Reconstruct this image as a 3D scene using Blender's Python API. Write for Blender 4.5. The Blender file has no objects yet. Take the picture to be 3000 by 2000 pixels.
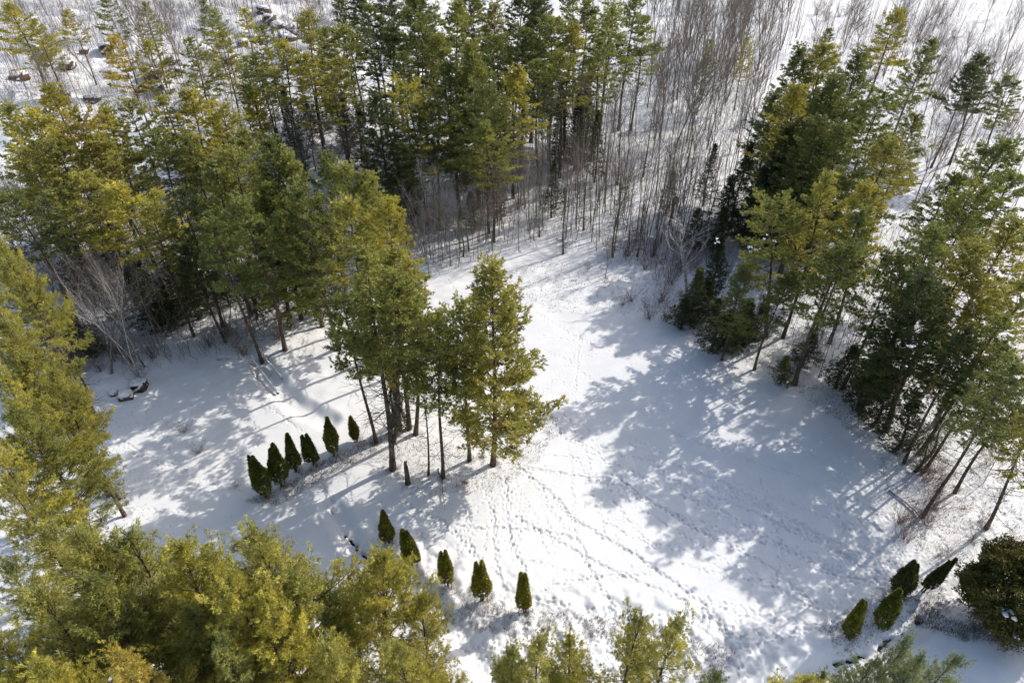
import bpy, math, random
import numpy as np
from mathutils import Vector, Matrix

# ------------------------------------------------------------------ camera, sky, sun
scene = bpy.context.scene
CAM_H, FOC, PITCH = 50.0, 2000.0, math.radians(38.7)      # FOC in pixels of a 3000 px wide frame
cd = bpy.data.cameras.new("camera")
cam = bpy.data.objects.new("camera", cd)
scene.collection.objects.link(cam)
cam.location = (0, 0, CAM_H)
cam.rotation_euler = (math.radians(90) - PITCH, 0, 0)
cd.sensor_width = 36
cd.lens = 24.0
cd.clip_end = 6000
scene.camera = cam

SUN_EL, SUN_AZ = math.radians(34.5), math.radians(33)      # azimuth measured from +X towards +Y
w = bpy.data.worlds.new("World")
scene.world = w
w.use_nodes = True
wn = w.node_tree
bg = wn.nodes["Background"]
sky = wn.nodes.new("ShaderNodeTexSky")
sky.sky_type = 'NISHITA'
sky.sun_disc = False
sky.sun_elevation = SUN_EL
sky.sun_rotation = math.radians(90) - SUN_AZ
sky.air_density = 1.0
sky.dust_density = 2.2
sky.ozone_density = 1.0
wn.links.new(sky.outputs[0], bg.inputs[0])
bg.inputs[1].default_value = 0.125
sl = bpy.data.lights.new("sun", 'SUN')
sl.energy = 2.9
sl.angle = math.radians(0.5)
sl.color = (1.0, 0.95, 0.87)
sun = bpy.data.objects.new("sun", sl)
scene.collection.objects.link(sun)
sd = Vector((math.cos(SUN_EL) * math.cos(SUN_AZ), math.cos(SUN_EL) * math.sin(SUN_AZ), math.sin(SUN_EL)))
sun.rotation_euler = sd.to_track_quat('Z', 'Y').to_euler()
sun.location = sd * 300
scene.view_settings.view_transform = 'Standard'
scene.view_settings.look = 'None'
scene.view_settings.exposure = 0.52
scene.view_settings.gamma = 1.0
scene.cycles.use_denoising = True
scene.cycles.max_bounces = 5
scene.cycles.diffuse_bounces = 3
scene.cycles.transmission_bounces = 3

rng = np.random.default_rng(7)
COL = scene.collection

# ------------------------------------------------------------------ photograph <-> ground
def pray(px, py):
    F = np.array([0, math.cos(PITCH), -math.sin(PITCH)])
    U = np.array([0, math.sin(PITCH), math.cos(PITCH)])
    return F * FOC + np.array([px - 1500.0, 0, 0]) - U * (py - 1000.0)
def ground_at(px, py, z=0.0):
    r = pray(px, py)
    t = (z - CAM_H) / r[2]
    return np.array([r[0] * t, r[1] * t])
def height_of(B, tx, ty):
    r = pray(tx, ty)
    return CAM_H + r[2] * B[1] / r[1], r[0] * B[1] / r[1]
OV = 3000 / 2352.0                                          # overview pixels -> photograph pixels
def gov(x, y, z=0.0):
    return ground_at(x * OV, y * OV, z)

# ------------------------------------------------------------------ noise
_lat = rng.random((256, 256))
def vnoise(x, y, s, ox=0.0, oy=0.0):
    u, v = x / s + ox + 1000, y / s + oy + 1000
    i, j = np.floor(u).astype(int), np.floor(v).astype(int)
    fu, fv = u - i, v - j
    fu = fu * fu * (3 - 2 * fu); fv = fv * fv * (3 - 2 * fv)
    a = _lat[i % 256, j % 256]; b = _lat[(i + 1) % 256, j % 256]
    c = _lat[i % 256, (j + 1) % 256]; d = _lat[(i + 1) % 256, (j + 1) % 256]
    return (a * (1 - fu) + b * fu) * (1 - fv) + (c * (1 - fu) + d * fu) * fv - 0.5
def sstep(a, b, x):
    t = np.clip((x - a) / (b - a), 0, 1)
    return t * t * (3 - 2 * t)

# ------------------------------------------------------------------ materials
def mat(name, rough=0.9):
    m = bpy.data.materials.new(name)
    m.use_nodes = True
    nt = m.node_tree
    p = nt.nodes["Principled BSDF"]
    p.inputs["Roughness"].default_value = rough
    if "Specular IOR Level" in p.inputs:
        p.inputs["Specular IOR Level"].default_value = 0.2
    return m, nt, p
def noise_col(nt, p, c1, c2, scale, detail=4, lo=0.35, hi=0.65, coord="Object"):
    tc = nt.nodes.new("ShaderNodeTexCoord")
    n = nt.nodes.new("ShaderNodeTexNoise")
    n.inputs["Scale"].default_value = scale
    n.inputs["Detail"].default_value = detail
    nt.links.new(tc.outputs[coord], n.inputs["Vector"])
    r = nt.nodes.new("ShaderNodeValToRGB")
    r.color_ramp.elements[0].position = lo; r.color_ramp.elements[1].position = hi
    r.color_ramp.elements[0].color = (*c1, 1); r.color_ramp.elements[1].color = (*c2, 1)
    nt.links.new(n.outputs["Fac"], r.inputs["Fac"])
    if p is not None:
        nt.links.new(r.outputs["Color"], p.inputs["Base Color"])
    return tc, n, r
def add_bump(nt, p, scale, dist, strength=1.0, detail=4):
    tc = nt.nodes.new("ShaderNodeTexCoord")
    n = nt.nodes.new("ShaderNodeTexNoise")
    n.inputs["Scale"].default_value = scale; n.inputs["Detail"].default_value = detail
    nt.links.new(tc.outputs["Object"], n.inputs["Vector"])
    b = nt.nodes.new("ShaderNodeBump")
    b.inputs["Distance"].default_value = dist; b.inputs["Strength"].default_value = strength
    nt.links.new(n.outputs["Fac"], b.inputs["Height"])
    nt.links.new(b.outputs["Normal"], p.inputs["Normal"])

def snow_mat(name, bump=True):
    m, nt, p = mat(name, 0.75)
    noise_col(nt, p, (0.80, 0.80, 0.80), (0.86, 0.85, 0.84), 0.6)
    if bump: add_bump(nt, p, 3.0, 0.05, 0.35, 4)
    return m
M_SNOW = snow_mat("snow")
M_CAP = snow_mat("snow_cap")

def foliage_mat(name, hue_yellow, s1=0.55, s2=5.0, trans=0.25):
    """needles: tint comes from the object's own colour, varied through the crown by 3-D noise"""
    m, nt, p = mat(name, 0.65)
    oi = nt.nodes.new("ShaderNodeObjectInfo")
    tc, n, r = noise_col(nt, None, (0.6, 0.66, 0.75), (1.38, 1.34, 1.2), s1, 3, 0.3, 0.7)
    mx = nt.nodes.new("ShaderNodeMix"); mx.data_type = 'RGBA'; mx.blend_type = 'MULTIPLY'
    mx.inputs[0].default_value = 1.0
    nt.links.new(oi.outputs["Color"], mx.inputs[6]); nt.links.new(r.outputs["Color"], mx.inputs[7])
    tc2, n2, r2 = noise_col(nt, None, (0.6, 0.64, 0.65), (1.4, 1.36, 1.3), s2, 2, 0.3, 0.7)
    mx2 = nt.nodes.new("ShaderNodeMix"); mx2.data_type = 'RGBA'; mx2.blend_type = 'MULTIPLY'
    mx2.inputs[0].default_value = 1.0
    nt.links.new(mx.outputs[2], mx2.inputs[6]); nt.links.new(r2.outputs["Color"], mx2.inputs[7])
    nt.links.new(mx2.outputs[2], p.inputs["Base Color"])
    tr = nt.nodes.new("ShaderNodeBsdfTranslucent")
    nt.links.new(mx2.outputs[2], tr.inputs["Color"])
    ms = nt.nodes.new("ShaderNodeMixShader"); ms.inputs[0].default_value = trans
    out = nt.nodes["Material Output"]
    nt.links.new(p.outputs[0], ms.inputs[1]); nt.links.new(tr.outputs[0], ms.inputs[2])
    nt.links.new(ms.outputs[0], out.inputs["Surface"])
    return m
M_NEEDLE = foliage_mat("pine_needles", 0.5, trans=0.36)
M_SPRUCE = foliage_mat("spruce_needles", 0.3, trans=0.15)
M_CEDAR = foliage_mat("cedar_scales", 0.3, 1.6, 9.0, trans=0.15)

def bark_mat(name, c1, c2, scale=3.0):
    m, nt, p = mat(name, 0.9)
    noise_col(nt, p, c1, c2, scale, 6)
    add_bump(nt, p, 14, 0.03, 0.8)
    return m
M_PBARK = bark_mat("pine_bark", (0.050, 0.038, 0.028), (0.17, 0.135, 0.10))
M_GBARK = bark_mat("grey_bark", (0.12, 0.10, 0.08), (0.32, 0.275, 0.23))
M_TWIG = bark_mat("twigs", (0.13, 0.105, 0.088), (0.36, 0.315, 0.27), 0.5)
M_RTWIG = bark_mat("red_twigs", (0.15, 0.085, 0.065), (0.30, 0.20, 0.16), 0.7)
M_BIRCH = bark_mat("birch_bark", (0.30, 0.27, 0.24), (0.70, 0.67, 0.62), 2.5)
M_WTWIG = bark_mat("birch_twigs", (0.17, 0.11, 0.085), (0.34, 0.27, 0.23), 1.0)
M_GRASS = bark_mat("dry_grass", (0.13, 0.095, 0.06), (0.30, 0.23, 0.15), 1.2)
M_ROCK = bark_mat("rock", (0.045, 0.03, 0.022), (0.16, 0.105, 0.075), 1.5)
M_DEAD = bark_mat("dead_needles", (0.22, 0.07, 0.02), (0.42, 0.16, 0.05), 2.0)
M_MOSS = bark_mat("ivy_leaves", (0.05, 0.07, 0.015), (0.12, 0.14, 0.03), 3.0)
M_WATER, _nt, _p = mat("stream_water", 0.12)
_p.inputs["Base Color"].default_value = (0.012, 0.010, 0.007, 1)

# ------------------------------------------------------------------ mesh helpers
def mesh_np(name, V, F, material, smooth=False):
    """V (n,3); F (m,3) or (m,4) numpy"""
    me = bpy.data.meshes.new(name)
    V = np.asarray(V, dtype=np.float32); F = np.asarray(F, dtype=np.int32)
    k = F.shape[1]
    me.vertices.add(len(V)); me.vertices.foreach_set("co", V.ravel())
    me.loops.add(F.size); me.loops.foreach_set("vertex_index", F.ravel())
    me.polygons.add(len(F))
    me.polygons.foreach_set("loop_start", np.arange(0, F.size, k, dtype=np.int32))
    if smooth:
        me.polygons.foreach_set("use_smooth", np.ones(len(F), dtype=bool))
    me.update(calc_edges=True)
    me.materials.append(material)
    return me
class Tubes:
    """collects tapered tubes (quads)"""
    def __init__(s): s.V, s.F, s.n = [], [], 0
    def add(s, P, R, k=5):
        P = np.asarray(P, float); n = len(P)
        R = np.broadcast_to(np.asarray(R, float), (n,))
        T = np.gradient(P, axis=0)
        T /= np.linalg.norm(T, axis=1)[:, None] + 1e-9
        up = np.array([0, 0, 1.0]) if abs(T[0][2]) < 0.8 else np.array([1.0, 0, 0])
        A = np.cross(T, up); A /= np.linalg.norm(A, axis=1)[:, None] + 1e-9
        B = np.cross(T, A)
        an = np.arange(k) * 2 * math.pi / k
        ring = P[:, None] + R[:, None, None] * (np.cos(an)[None, :, None] * A[:, None] + np.sin(an)[None, :, None] * B[:, None])
        s.V.append(ring.reshape(-1, 3))
        i = np.arange(n - 1)[:, None] * k + np.arange(k)[None]
        j = np.arange(n - 1)[:, None] * k + (np.arange(k)[None] + 1) % k
        s.F.append(np.stack([i, j, j + k, i + k], -1).reshape(-1, 4) + s.n)
        s.n += n * k
    def mesh(s, name, m, smooth=True):
        return mesh_np(name, np.concatenate(s.V), np.concatenate(s.F), m, smooth)
def sticks(P0, P1, r0, r1):
    """many straight twigs as slim 3-sided spikes; vectorised"""
    P0 = np.asarray(P0, float); P1 = np.asarray(P1, float)
    D = P1 - P0; D /= np.linalg.norm(D, axis=1)[:, None] + 1e-9
    X = np.where(np.abs(D[:, 2:3]) < 0.8, np.array([[0, 0, 1.0]]), np.array([[1.0, 0, 0]]))
    A = np.cross(D, X); A /= np.linalg.norm(A, axis=1)[:, None] + 1e-9
    B = np.cross(D, A)
    V = []
    for (P, r) in ((P0, r0), (P1, r1)):
        for a in (0, 2.094, 4.189):
            V.append(P + (math.cos(a) * A + math.sin(a) * B) * np.reshape(r, (-1, 1)))
    V = np.stack(V, 1).reshape(-1, 3)
    f = np.array([[0, 1, 4, 3], [1, 2, 5, 4], [2, 0, 3, 5]])
    F = (np.arange(len(P0))[:, None, None] * 6 + f[None]).reshape(-1, 4)
    return V, F
def blades(C, D, length, width, r):
    """one pointed leaf triangle per row of C, pointing along D"""
    n = len(C)
    D = D / (np.linalg.norm(D, axis=1)[:, None] + 1e-9)
    X = r.normal(size=(n, 3))
    A = np.cross(D, X); A /= np.linalg.norm(A, axis=1)[:, None] + 1e-9
    L = np.reshape(length, (-1, 1)); W = np.reshape(width, (-1, 1))
    V = np.stack([C - A * W * 0.5, C + A * W * 0.5, C + D * L], 1).reshape(-1, 3)
    return V, np.arange(n * 3).reshape(-1, 3)

def link(name, data, parent=None, color=None):
    o = bpy.data.objects.new(name, data)
    COL.objects.link(o)
    if parent is not None: o.parent = parent
    if color is not None: o.color = (*color, 1)
    return o
def tag(o, label, cat, group=None, kind=None):
    if label: o["label"] = label
    if cat: o["category"] = cat
    if group: o["group"] = group
    if kind: o["kind"] = kind
    return o

# ------------------------------------------------------------------ conifers
def curve(P, d, L, n, r, droop, tip):
    """branch path from P heading d (unit), sagging by droop then lifting at the tip"""
    s = np.linspace(0, 1, n)
    z = -droop * L * np.sin(s * math.pi * 0.8) + tip * L * s ** 2.5
    wob = np.cumsum(r.normal(0, 0.02 * L, (n, 3)), 0) * s[:, None]
    return P + d[None] * (s[:, None] * L) + np.stack([0 * s, 0 * s, z], -1) + wob

def make_pine(seed, H, R, cb, dens=1.0, blade=(0.27, 0.085), nb=7, gap=0.12, prof=0.52, whorl=(4, 7), step=0.82,
              fork=0, upsweep=1.0, dead=14, kind='pine', thick=1.0, plume=0.33):
    r = np.random.default_rng(seed)
    tb = Tubes()
    FV, nF = [], 0
    stems = []
    bend = r.normal(0, 0.012 * H, 2)
    nz = 12
    zz = np.linspace(0, H, nz)
    ph = r.random() * 6
    def stem_path(zs, off=np.zeros(2), z0=0.0):
        t = zs / H
        x = bend[0] * t ** 2 * 2 + 0.12 * np.sin(t * 7 + ph)
        y = bend[1] * t ** 2 * 2 + 0.12 * np.sin(t * 6 + ph + 1)
        k = np.clip((t - z0) / max(1e-6, 1 - z0), 0, 1) ** 0.6 if z0 > 0 else 0 * t
        return np.stack([x + off[0] * k, y + off[1] * k, zs], -1)
    r0 = (0.0085 * H + 0.04) * thick
    stems.append((stem_path(zz), r0 * np.clip(1.02 - zz / H, 0.04, 1) ** 0.8, np.zeros(2), 0.0, 1.0))
    for k in range(fork):
        a = r.random() * 6.28
        off = np.array([math.cos(a), math.sin(a)]) * (1.6 + r.random() * 0.9)
        z0 = 0.12 + 0.1 * k
        zf = np.linspace(z0 * H, H * (0.93 - 0.06 * k), 11)
        stems.append((stem_path(zf, off, z0), r0 * 0.75 * np.clip(1.02 - zf / H, 0.05, 1) ** 0.7, off, z0, 0.93 - 0.06 * k))
    CC, DD = [], []
    lob = r.random(3) * 6.28
    for si, (SP, SR, off, z0, top) in enumerate(stems):
        SR = SR.copy()
        if si == 0: SR[0] *= 1.3
        tb.add(SP, SR, 8)
        Ht = H * top
        z = cb * H * (1 if si == 0 else 1.1)
        zb = z
        while z < Ht - 0.15:
            t = (z - zb) / (Ht - zb)
            P = stem_path(np.array([z]), off, z0)[0]
            base = R * (min(1, 0.55 + 2.2 * t)) * max(0.07, (1 - t)) ** prof
            nbk = r.integers(whorl[0], whorl[1])
            a0 = r.random() * 6.28
            for b in range(nbk):
                if r.random() < gap * (1 - t): continue
                az = a0 + b * 6.283 / nbk + r.normal(0, 0.25)
                lobe = 1 + 0.22 * math.sin(2 * az + lob[0] + z * 0.35) + 0.20 * math.sin(3 * az + lob[1] + z)
                L = base * lobe * r.uniform(0.7, 1.15) * (0.75 if fork else 1)
                if L < 0.25: L = 0.25
                el = math.radians((r.normal(8, 8) + 55 * t ** 2.2) * upsweep)
                d = np.array([math.cos(az) * math.cos(el), math.sin(az) * math.cos(el), math.sin(el)])
                n = 7
                if kind == 'pine':
                    BP = curve(P, d, L, n, r, 0.06 * (1 - t), 0.14)
                else:
                    BP = curve(P, d, L, n, r, 0.18 * (1 - t), 0.10)
                br = max(0.012, 0.011 * L + 0.006)
                if L > 0.8: tb.add(BP, np.linspace(br, 0.008, n), 4)
                # side twigs bearing needle clumps
                ntw = max(4, int(L / 0.21 * dens))
                s = r.uniform(0.22 if L > 1.5 else 0.05, 1.0, ntw) ** 0.8
                idx = s * (n - 1); i0 = np.clip(idx.astype(int), 0, n - 2); fr = (idx - i0)[:, None]
                Q = BP[i0] * (1 - fr) + BP[i0 + 1] * fr
                side = np.where(r.random(ntw) < 0.5, 1, -1)
                ang = az + side * r.uniform(0.35, 1.15, ntw)
                tl = (plume * L * (1.15 - s) + 0.28) * r.uniform(0.6, 1.2, ntw)
                tu = r.uniform(0.0, 0.45, ntw) if kind == 'pine' else r.uniform(-0.25, 0.15, ntw)
                TD = np.stack([np.cos(ang), np.sin(ang), tu], -1)
                m = np.maximum(2, (tl / 0.16 * dens).astype(int))
                rep = np.repeat(np.arange(ntw), m)
                u = r.random(len(rep)) ** 0.8
                C = Q[rep] + TD[rep] * (tl[rep] * u)[:, None]
                C += r.normal(0, 0.07, C.shape)
                CC.append(C)
                DD.append(TD[rep] + np.array([0, 0, 0.35 if kind == 'pine' else 0.0]))
            z += step * (1.05 - 0.55 * t) * r.uniform(0.75, 1.25)
        # a leader of needles at the tip
        tipz = r.uniform(Ht - 0.8, Ht + 0.15, 40)
        P = stem_path(np.minimum(tipz, Ht), off, z0)
        CC.append(P + r.normal(0, 0.08, P.shape)); DD.append(np.tile([[0, 0, 1.0]], (40, 1)))
        # dead or bare lower limbs
        for k in range(dead if si == 0 else dead // 3):
            zz_ = r.uniform(0.12, cb + 0.12) * H
            if zz_ < z0 * H: continue
            P = stem_path(np.array([zz_]), off, z0)[0]
            az = r.random() * 6.28; el = r.uniform(-0.25, 0.3)
            L = R * r.uniform(0.25, 0.7)
            d = np.array([math.cos(az), math.sin(az), math.sin(el)])
            BP = curve(P, d, L, 6, r, 0.1, 0.05)
            tb.add(BP, np.linspace(0.035, 0.008, 6), 4)
            for q in range(4):
                i = r.integers(1, 5); a2 = az + r.choice([-1, 1]) * r.uniform(0.4, 1)
                d2 = np.array([math.cos(a2), math.sin(a2), r.uniform(-0.2, 0.3)])
                tb.add(curve(BP[i], d2, L * 0.35, 4, r, 0.05, 0.0), np.linspace(0.012, 0.005, 4), 3)
    C = np.concatenate(CC); D = np.concatenate(DD)
    rep = np.repeat(np.arange(len(C)), nb)
    n = len(rep)
    cc = C[rep] + r.normal(0, 0.045, (n, 3))
    dd = D[rep] * 0.95 + np.array([0, 0, 0.25 if kind == 'pine' else 0]) + r.normal(0, 0.62, (n, 3))
    V, F = blades(cc, dd, blade[0] * r.uniform(0.6, 1.2, n), blade[1] * r.uniform(0.7, 1.3, n), r)
    m = {'pine': M_NEEDLE, 'spruce': M_SPRUCE}[kind]
    return dict(H=H, R=R, crown=mesh_np(kind + "_crown", V, F, m), trunk=tb.mesh(kind + "_trunk", M_PBARK), n=len(F))

PINE = {
    'full1': make_pine(11, 22, 4.6, 0.26, gap=0.2),
    'full2': make_pine(12, 22, 4.4, 0.34, gap=0.27, step=0.85),
    'high1': make_pine(13, 22, 4.2, 0.50, gap=0.22, dead=34),
    'high2': make_pine(14, 22, 4.6, 0.54, gap=0.3, step=0.95, dead=30),
    'broad': make_pine(15, 22, 5.6, 0.38, gap=0.36, prof=0.42, step=1.15, upsweep=0.8, dead=22),
    'low': make_pine(16, 24, 5.0, 0.14, gap=0.12, prof=0.55, step=0.78, dens=1.05, whorl=(5, 7)),
    'fork': make_pine(17, 25, 4.4, 0.50, gap=0.25, fork=2, dead=44, step=1.0, thick=0.95),
    'thin1': make_pine(18, 20, 3.0, 0.42, gap=0.25, step=1.0, dead=24, thick=0.7),
    'thin2': make_pine(19, 20, 3.3, 0.58, gap=0.25, step=1.0, dead=30, thick=0.7),
    'near1': make_pine(20, 22, 4.8, 0.30, dens=1.25, blade=(0.19, 0.045), nb=9, gap=0.3, step=0.85, upsweep=1.5, prof=0.6),
    'near2': make_pine(21, 22, 4.8, 0.34, dens=1.2, blade=(0.19, 0.045), nb=9, gap=0.38, step=1.0, upsweep=1.4, prof=0.5),
    'small': make_pine(22, 10, 2.6, 0.15, gap=0.1, dead=4, step=0.5),
}
SPRUCE = {
    's1': make_pine(31, 14, 2.6, 0.08, kind='spruce', whorl=(6, 9), step=0.42, prof=1.0, gap=0.05, dead=4, blade=(0.18, 0.07), nb=6, plume=0.25, dens=1.0),
    's2': make_pine(32, 12, 2.2, 0.12, kind='spruce', whorl=(5, 7), step=0.5, prof=0.9, gap=0.15, dead=10, blade=(0.18, 0.07), nb=6, plume=0.28, dens=1.0),
    'sparse': make_pine(33, 11, 2.0, 0.15, kind='spruce', whorl=(4, 6), step=0.6, prof=0.8, gap=0.35, dead=14, blade=(0.13, 0.04), nb=3, plume=0.22, dens=0.7),
}

TINT = {'y': (0.50, 0.445, 0.095), 'o': (0.43, 0.395, 0.105), 'g': (0.34, 0.34, 0.098), 'm': (0.25, 0.27, 0.085),
        'd': (0.125, 0.148, 0.055), 'b': (0.27, 0.30, 0.14), 'a': (0.50, 0.39, 0.085)}
WORD = {'y': 'golden olive', 'o': 'olive', 'g': 'yellowish green', 'm': 'mid green', 'd': 'dark green', 'b': 'bluish green', 'a': 'amber tinged'}

def place(proto, name, loc, H, R, tint, rz, label, cat, group, lean=(0, 0)):
    root = bpy.data.objects.new(name, None)
    COL.objects.link(root)
    root.empty_display_size = 0.5
    root.location = loc
    root.rotation_euler = (lean[0], lean[1], rz)
    tree_well(loc[0], loc[1], 0.55)
    root.scale = (R / proto['R'], R / proto['R'], H / proto['H'])
    link("trunk", proto['trunk'], root)
    c = link("crown", proto['crown'], root, tint)
    tag(root, label, cat, group)
    return root

# ------------------------------------------------------------------ terrain
STREAM_U = [(600, 835), (620, 870), (655, 908), (705, 945), (752, 962)]
STREAM_L = [(762, 1165), (800, 1228), (828, 1258),
            (885, 1305), (935, 1328), (1000, 1385), (1040, 1440), (1090, 1500), (1160, 1590)]
STREAM_R = [(2352, 1290), (2230, 1350), (2150, 1395), (2090, 1435), (2040, 1470), (1975, 1500), (1900, 1530), (1830, 1560), (1700, 1640)]
OPEN = [((790, 1215), (822, 1252)), ((828, 1258), (850, 1275)), ((758, 1160), (760, 1168)), ((1925, 1512), (1965, 1503)), ((1975, 1498), (1992, 1494)),
        ((2030, 1475), (2058, 1452)), ((2112, 1418), (2122, 1410)), ((880, 1300), (900, 1312)), ((586, 842), (590, 868)), ((500, 818), (520, 822)), ((545, 822), (552, 826))]
def poly_w(pts): return np.array([gov(*p) for p in pts])
SL, SR_, SU = poly_w(STREAM_L), poly_w(STREAM_R), poly_w(STREAM_U)
def seg_dist(x, y, P):
    d = np.full(np.shape(x), 1e9)
    for a, b in zip(P[:-1], P[1:]):
        v = b - a; l2 = v @ v + 1e-9
        t = np.clip(((x - a[0]) * v[0] + (y - a[1]) * v[1]) / l2, 0, 1)
        d = np.minimum(d, np.hypot(x - a[0] - t * v[0], y - a[1] - t * v[1]))
    return d
def terrain(x, y):
    x = np.asarray(x, float); y = np.asarray(y, float)
    # smooth meadow, rougher woods, boulder-strewn hillside at the back left
    r = np.hypot((x - 8) / 32, (y - 40) / 30); r2 = np.hypot((x + 27) / 14, (y - 43) / 12)
    mead = 1 - sstep(0.8, 1.15, np.minimum(r, r2))
    wood = 1 - mead
    z = 0.35 * vnoise(x, y, 14) + 0.05 * vnoise(x, y, 2.2, 3)
    z += wood * (0.28 * vnoise(x, y, 2.6, 7) + 0.14 * vnoise(x, y, 1.1, 9) + 0.5 * vnoise(x, y, 9, 5))
    hill = sstep(100, 125, y) * sstep(-5, -35, x)
    z += hill * (2.6 * np.abs(vnoise(x, y, 7, 11)) + 1.5 * vnoise(x, y, 3.2, 13) + 2.5 * vnoise(x, y, 26, 15))
    # rough bank below the row of cedars
    bk = (1 - sstep(1.5, 5.0, seg_dist(x, y, np.concatenate([poly_w([(880, 1270), (950, 1310), (1080, 1390), (1250, 1430), (1450, 1450), (1650, 1500), (1750, 1530)])]))))
    z += bk * (0.32 * vnoise(x, y, 0.8, 21) + 0.22 * vnoise(x, y, 0.45, 22) + 0.25 * vnoise(x, y, 2.0, 23))
    near = (y < 120)
    dl = np.where(near, np.minimum(seg_dist(x, y, SL), seg_dist(x, y, SR_)), 99) + 0.35 * vnoise(x, y, 1.6, 31)
    z -= 0.55 * (1 - sstep(0.2, 1.5, dl))
    z -= 0.6 * (1 - sstep(0.3, 1.7, np.where(near, seg_dist(x, y, SU), 99) + 0.3 * vnoise(x, y, 1.3, 33)))
    return z
def tz(x, y): return float(terrain(np.array([x]), np.array([y]))[0])

def axis(segs):
    out = [segs[0][0]]
    for a, b, h0, h1 in segs:
        x = a
        while x < b:
            h = h0 + (h1 - h0) * (x - a) / (b - a)
            x += h
            out.append(min(x, b))
    return np.unique(np.array(out))
gx = axis([(-3500, -400, 300, 60), (-400, -120, 20, 2.0), (-120, -48, 1.2, 0.3), (-48, 50, 0.11, 0.11), (50, 120, 0.3, 1.2), (120, 400, 2.0, 20), (400, 3500, 60, 300)])
gy = axis([(-300, 14, 40, 0.5), (14, 22, 0.3, 0.12), (22, 56, 0.10, 0.12), (56, 95, 0.14, 0.3), (95, 240, 0.45, 0.9), (240, 500, 2, 20), (500, 4500, 60, 300)])
GX, GY = np.meshgrid(gx, gy)
GZ = terrain(GX, GY)

def stamp(x, y, rad, depth, rim=0.25, ell=1.0, ang=0.0):
    i0, i1 = np.searchsorted(gx, [x - rad * 2.2, x + rad * 2.2]); j0, j1 = np.searchsorted(gy, [y - rad * 2.2, y + rad * 2.2])
    if i1 <= i0 or j1 <= j0: return
    X, Y = GX[j0:j1, i0:i1] - x, GY[j0:j1, i0:i1] - y
    if ell != 1.0:
        c, s = math.cos(ang), math.sin(ang)
        X, Y = (X * c + Y * s) / ell, (-X * s + Y * c)
    q = (X * X + Y * Y) / rad ** 2
    GZ[j0:j1, i0:i1] += -depth * np.exp(-q * 1.6) + rim * depth * np.exp(-((np.sqrt(q) - 1.5) ** 2) * 5)

def resample(P, step):
    P = np.asarray(P, float)
    # Catmull-Rom smoothing
    Q = [P[0]]
    for i in range(len(P) - 1):
        p0 = P[max(0, i - 1)]; p1 = P[i]; p2 = P[i + 1]; p3 = P[min(len(P) - 1, i + 2)]
        for t in np.linspace(0.1, 1, 10):
            Q.append(0.5 * ((2 * p1) + (-p0 + p2) * t + (2 * p0 - 5 * p1 + 4 * p2 - p3) * t * t + (-p0 + 3 * p1 - 3 * p2 + p3) * t ** 3))
    Q = np.array(Q); d = np.r_[0, np.cumsum(np.linalg.norm(np.diff(Q, axis=0), axis=1))]
    s = np.arange(0, d[-1], step)
    return np.stack([np.interp(s, d, Q[:, 0]), np.interp(s, d, Q[:, 1])], -1)
def track(P, w=1.0, n=1, step=0.33, depth=0.15):
    """a line of boot or animal prints; w scales the prints, n is how many people walked it"""
    if n > 1:
        for q in resample(P, 0.16):
            stamp(q[0] + rng.normal(0, 0.05), q[1] + rng.normal(0, 0.05), 0.13 * w, 0.040, 0.2)
    for k in range(n):
        Q = resample(np.asarray(P, float) + rng.normal(0, 0.16 if n > 1 else 0.02, 2), step)
        if len(Q) < 3: continue
        T = np.gradient(Q, axis=0); T /= np.linalg.norm(T, axis=1)[:, None] + 1e-9
        wob = np.cumsum(rng.normal(0, 0.035, len(Q)))
        wob -= np.linspace(wob[0], wob[-1], len(Q))
        for i, (q, t) in enumerate(zip(Q, T)):
            s = (1 if i % 2 else -1) * 0.10 * w + wob[i] + rng.normal(0, 0.02)
            j_ = rng.normal(0, 0.05, 2)
            stamp(q[0] - t[1] * s + j_[0], q[1] + t[0] * s + j_[1], 0.09 * w * rng.uniform(0.75, 1.25), depth * rng.uniform(0.35, 1.25), 0.2, rng.uniform(1.4, 2.8), math.atan2(t[1], t[0]))
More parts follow.
